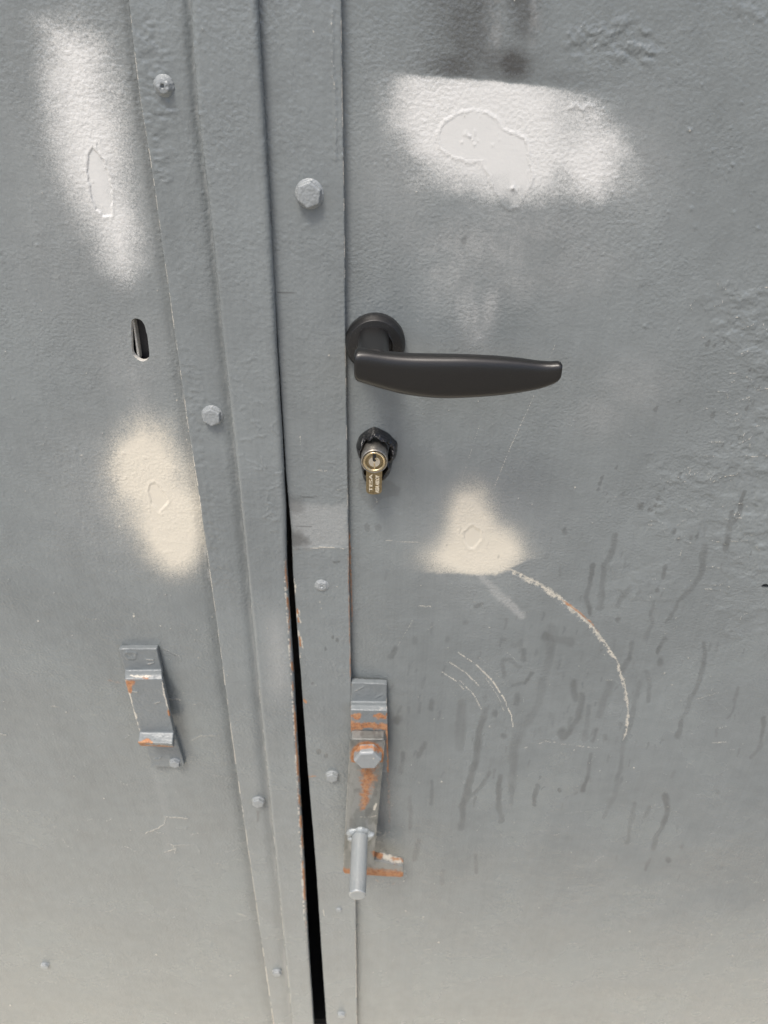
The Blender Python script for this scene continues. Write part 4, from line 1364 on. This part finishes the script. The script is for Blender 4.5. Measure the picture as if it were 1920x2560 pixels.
# ------------------------------------------------------------------ key cylinder
YC = -.0175
cc = pt(*ZK([(700, 1055)])[0], YC)
cl = pt(*ZK([(388, 1055)])[0], YC); crr = pt(*ZK([(1012, 1055)])[0], YC)
RCY = (crr[0] - cl[0]) / 2
ctr2 = (cc[0], cc[2])
bm = bmesh.new()
lathe(bm, [(0, .02), (RCY, .02), (RCY, YC + .0006), (RCY - .0006, YC), (RCY * .90, YC), (RCY * .89, YC + .0005), (0, YC + .0005)], ctr2, 72)
cyl = obj_bm('lock_cylinder', bm, M_BODY, right)
cyl['label'] = 'round key cylinder with brass rim standing out of black sealant'
bm = bmesh.new()
lathe(bm, [(RCY * .82, YC + .001), (RCY * .82, YC - .0003), (RCY * .79, YC - .0006), (RCY * .68, YC - .0004), (RCY * .66, YC + .0006), (RCY * .66, YC + .001)], ctr2, 72)
obj_bm('brass_rim', bm, M_BRASS, cyl)
bm = bmesh.new()
lathe(bm, [(RCY * .66, YC + .0004), (RCY * .40, YC + .0001), (0, YC + .0001)], ctr2, 64)
obj_bm('face_disc', bm, M_BRASSD, cyl)
# key plug: a bright disc split by the black keyway
bm = bmesh.new()
pr = RCY * .42
kw = .0011
zc2 = ctr2[1] + .0002
def arc(a0, a1, n, s=1): return [(ctr2[0] + pr * math.cos(a0 + (a1 - a0) * i / n), zc2 + pr * math.sin(a0 + (a1 - a0) * i / n)) for i in range(n + 1)]
P2 = arc(math.radians(112), math.radians(428), 40)
notch = [(ctr2[0] + kw * .95, zc2 + pr * .15), (ctr2[0] + kw * .2, zc2 - pr * .05), (ctr2[0] - kw, zc2 + pr * .25)]
P2 = P2 + notch
prism(bm, [(x, YC - .0006, z_) for x, z_ in P2], [(x, YC + .0012, z_) for x, z_ in P2])
obj_bm('key_plug', bm, M_NICK, cyl, smooth=False)
bm = bmesh.new()
box_bm(bm, ctr2[0] - kw, ctr2[0] + kw * 1.15, YC - .0002, YC + .001, zc2 + pr * .1, zc2 + RCY * .80)
obj_bm('keyway', bm, M_DARK, cyl, smooth=False)
bm = bmesh.new()
prism(bm, [(ctr2[0] + dx, YC - .0009, zc2 + dz) for dx, dz in ((-.0006, -.0008), (-.0003, -.0052), (.0007, -.0052), (.0007, -.0030), (.0004, -.0008))],
      [(ctr2[0] + dx, YC - .0002, zc2 + dz) for dx, dz in ((-.0006, -.0008), (-.0003, -.0052), (.0007, -.0052), (.0007, -.0030), (.0004, -.0008))])
prism(bm, [(ctr2[0] + dx, YC - .0009, zc2 + dz) for dx, dz in ((.0003, .0024), (.0024, .0012), (.0026, .0018), (.0008, .0031))],
      [(ctr2[0] + dx, YC - .0002, zc2 + dz) for dx, dz in ((.0003, .0024), (.0024, .0012), (.0026, .0018), (.0008, .0031))])
obj_bm('key_ward', bm, M_BRASS, cyl, smooth=False)
# profile tongue below the round
tl, tr = pt(*ZK([(510, 1500)])[0], YC), pt(*ZK([(876, 1500)])[0], YC)
tb = pt(*ZK([(700, 1818)])[0], YC)
tw = (tr[0] - tl[0]) / 2; tx = (tl[0] + tr[0]) / 2
out = [(tx - tw, ctr2[1] - RCY * .75)]
for k in range(13):
    a = math.pi + math.pi * k / 12
    out.append((tx + tw * math.copysign(abs(math.cos(a)) ** .7, math.cos(a)), tb[2] + tw * .62 + tw * .62 * math.sin(a)))
out.append((tx + tw, ctr2[1] - RCY * .75))
bm = bmesh.new()
prism(bm, [(x, YC + .0004, z_) for x, z_ in out], [(x, .02, z_) for x, z_ in out])
for gx in (tx - .0001,):
    box_bm(bm, gx - .00022, gx + .00022, YC + .0001, YC + .0006, tb[2] + .001, ctr2[1] - RCY - .0006)
tong = obj_bm('profile_tongue', bm, M_BRASSD, cyl, smooth=False)
md = tong.modifiers.new('bevel', 'BEVEL'); md.width = .0004; md.segments = 2; md.limit_method = 'ANGLE'


def lettering(text, px0, px1, xa, xb, parent, shear=0.0, bold=0.0):
    """raised letters running up the tongue, from photo row px0 up to row px1, between columns xa (tops) and xb (feet)"""
    cu = bpy.data.curves.new('lettering', 'FONT')
    cu.body = text; cu.size = 1.0; cu.extrude = 0.0; cu.shear = shear; cu.offset = bold
    to = bpy.data.objects.new('tmp', cu); COL.objects.link(to)
    dg = bpy.context.evaluated_depsgraph_get(); dg.update()
    me = bpy.data.meshes.new_from_object(to.evaluated_get(dg))
    bpy.data.objects.remove(to)
    v = np.zeros(len(me.vertices) * 3); me.vertices.foreach_get('co', v); v = v.reshape(-1, 3)
    lo, hi = v.min(0), v.max(0)
    z0 = pt(xa, px0, YC)[2]; z1 = pt(xa, px1, YC)[2]
    xA = pt(xa, (px0 + px1) / 2, YC)[0]; xB = pt(xb, (px0 + px1) / 2, YC)[0]
    u = (v[:, 0] - lo[0]) / (hi[0] - lo[0]); w = (v[:, 1] - lo[1]) / (hi[1] - lo[1])
    bm = bmesh.new(); bm.from_mesh(me)
    for i, vv in enumerate(bm.verts):
        vv.co = (xB + (xA - xB) * w[i], YC - .0001, z0 + (z1 - z0) * u[i])
    r = bmesh.ops.extrude_face_region(bm, geom=bm.faces[:])
    for e in r['geom']:
        if isinstance(e, bmesh.types.BMVert): e.co.y += .0006
    return obj_bm('lettering', bm, M_LETTER, parent, smooth=False)


kz = ZK([(0, 1740), (0, 1345), (580, 0), (655, 0), (725, 0), (812, 0), (0, 1775), (0, 1365)])
lettering('TESA', kz[0][1], kz[1][1], kz[2][0], kz[3][0], tong, 0.0, 0.0)
lettering('ASSA ABLOY', kz[6][1], kz[7][1], kz[4][0], kz[5][0], tong, 0.2, 0.01)

# black sealant packed round the cylinder
SEAL = dense(ZK([(690, 240), (560, 300), (430, 385), (340, 480), (300, 600), (270, 700), (300, 850), (370, 990), (400, 1200), (430, 1440), (520, 1495), (880, 1500), (1000, 1420), (1090, 1250), (1110, 1050), (1200, 960), (1230, 800), (1240, 600), (1150, 530), (1040, 400), (900, 330), (780, 270)]), 120)
cen = (ctr2[0], ctr2[1] + .001)
nr = 22
verts, quads = [], []
outl = unp([p[0] for p in SEAL], [p[1] for p in SEAL], [-.0004] * len(SEAL))
n = len(SEAL)
for j, p in enumerate(outl):
    dx, dz = p[0] - cen[0], p[2] - cen[1]
    for k in range(nr):
        t = k / (nr - 1)
        rin = .62
        s = rin + (1 - rin) * t
        prof = .0095 * (math.sin(math.pi * min(1, t * 1.0)) ** .7) * (0.55 + .45 * (1 - t)) if 0 < t < 1 else 0
        x, z_ = cen[0] + dx * s, cen[1] + dz * s
        ang = j / n * 2 * math.pi
        lump = .55 + .9 * float(fbm(np.array([x * 260.]), np.array([z_ * 260.]), 4, 3)[0]) + .22 * math.sin(ang * 7 + 1.5 * math.sin(ang * 3))
        verts.append((x, -.0002 - prof * max(.15, lump) * (1 + .10 * math.sin(ang * 9 + 4 * t)), z_))
for j in range(n):
    for k in range(nr - 1):
        a, b = j * nr + k, ((j + 1) % n) * nr + k
        quads.append((a, a + 1, b + 1, b))
seal = mesh_np('sealant_collar', np.array(verts), quads, M_SEAL, cyl)
seal['label'] = 'lumpy glossy black sealant packed round the cylinder'
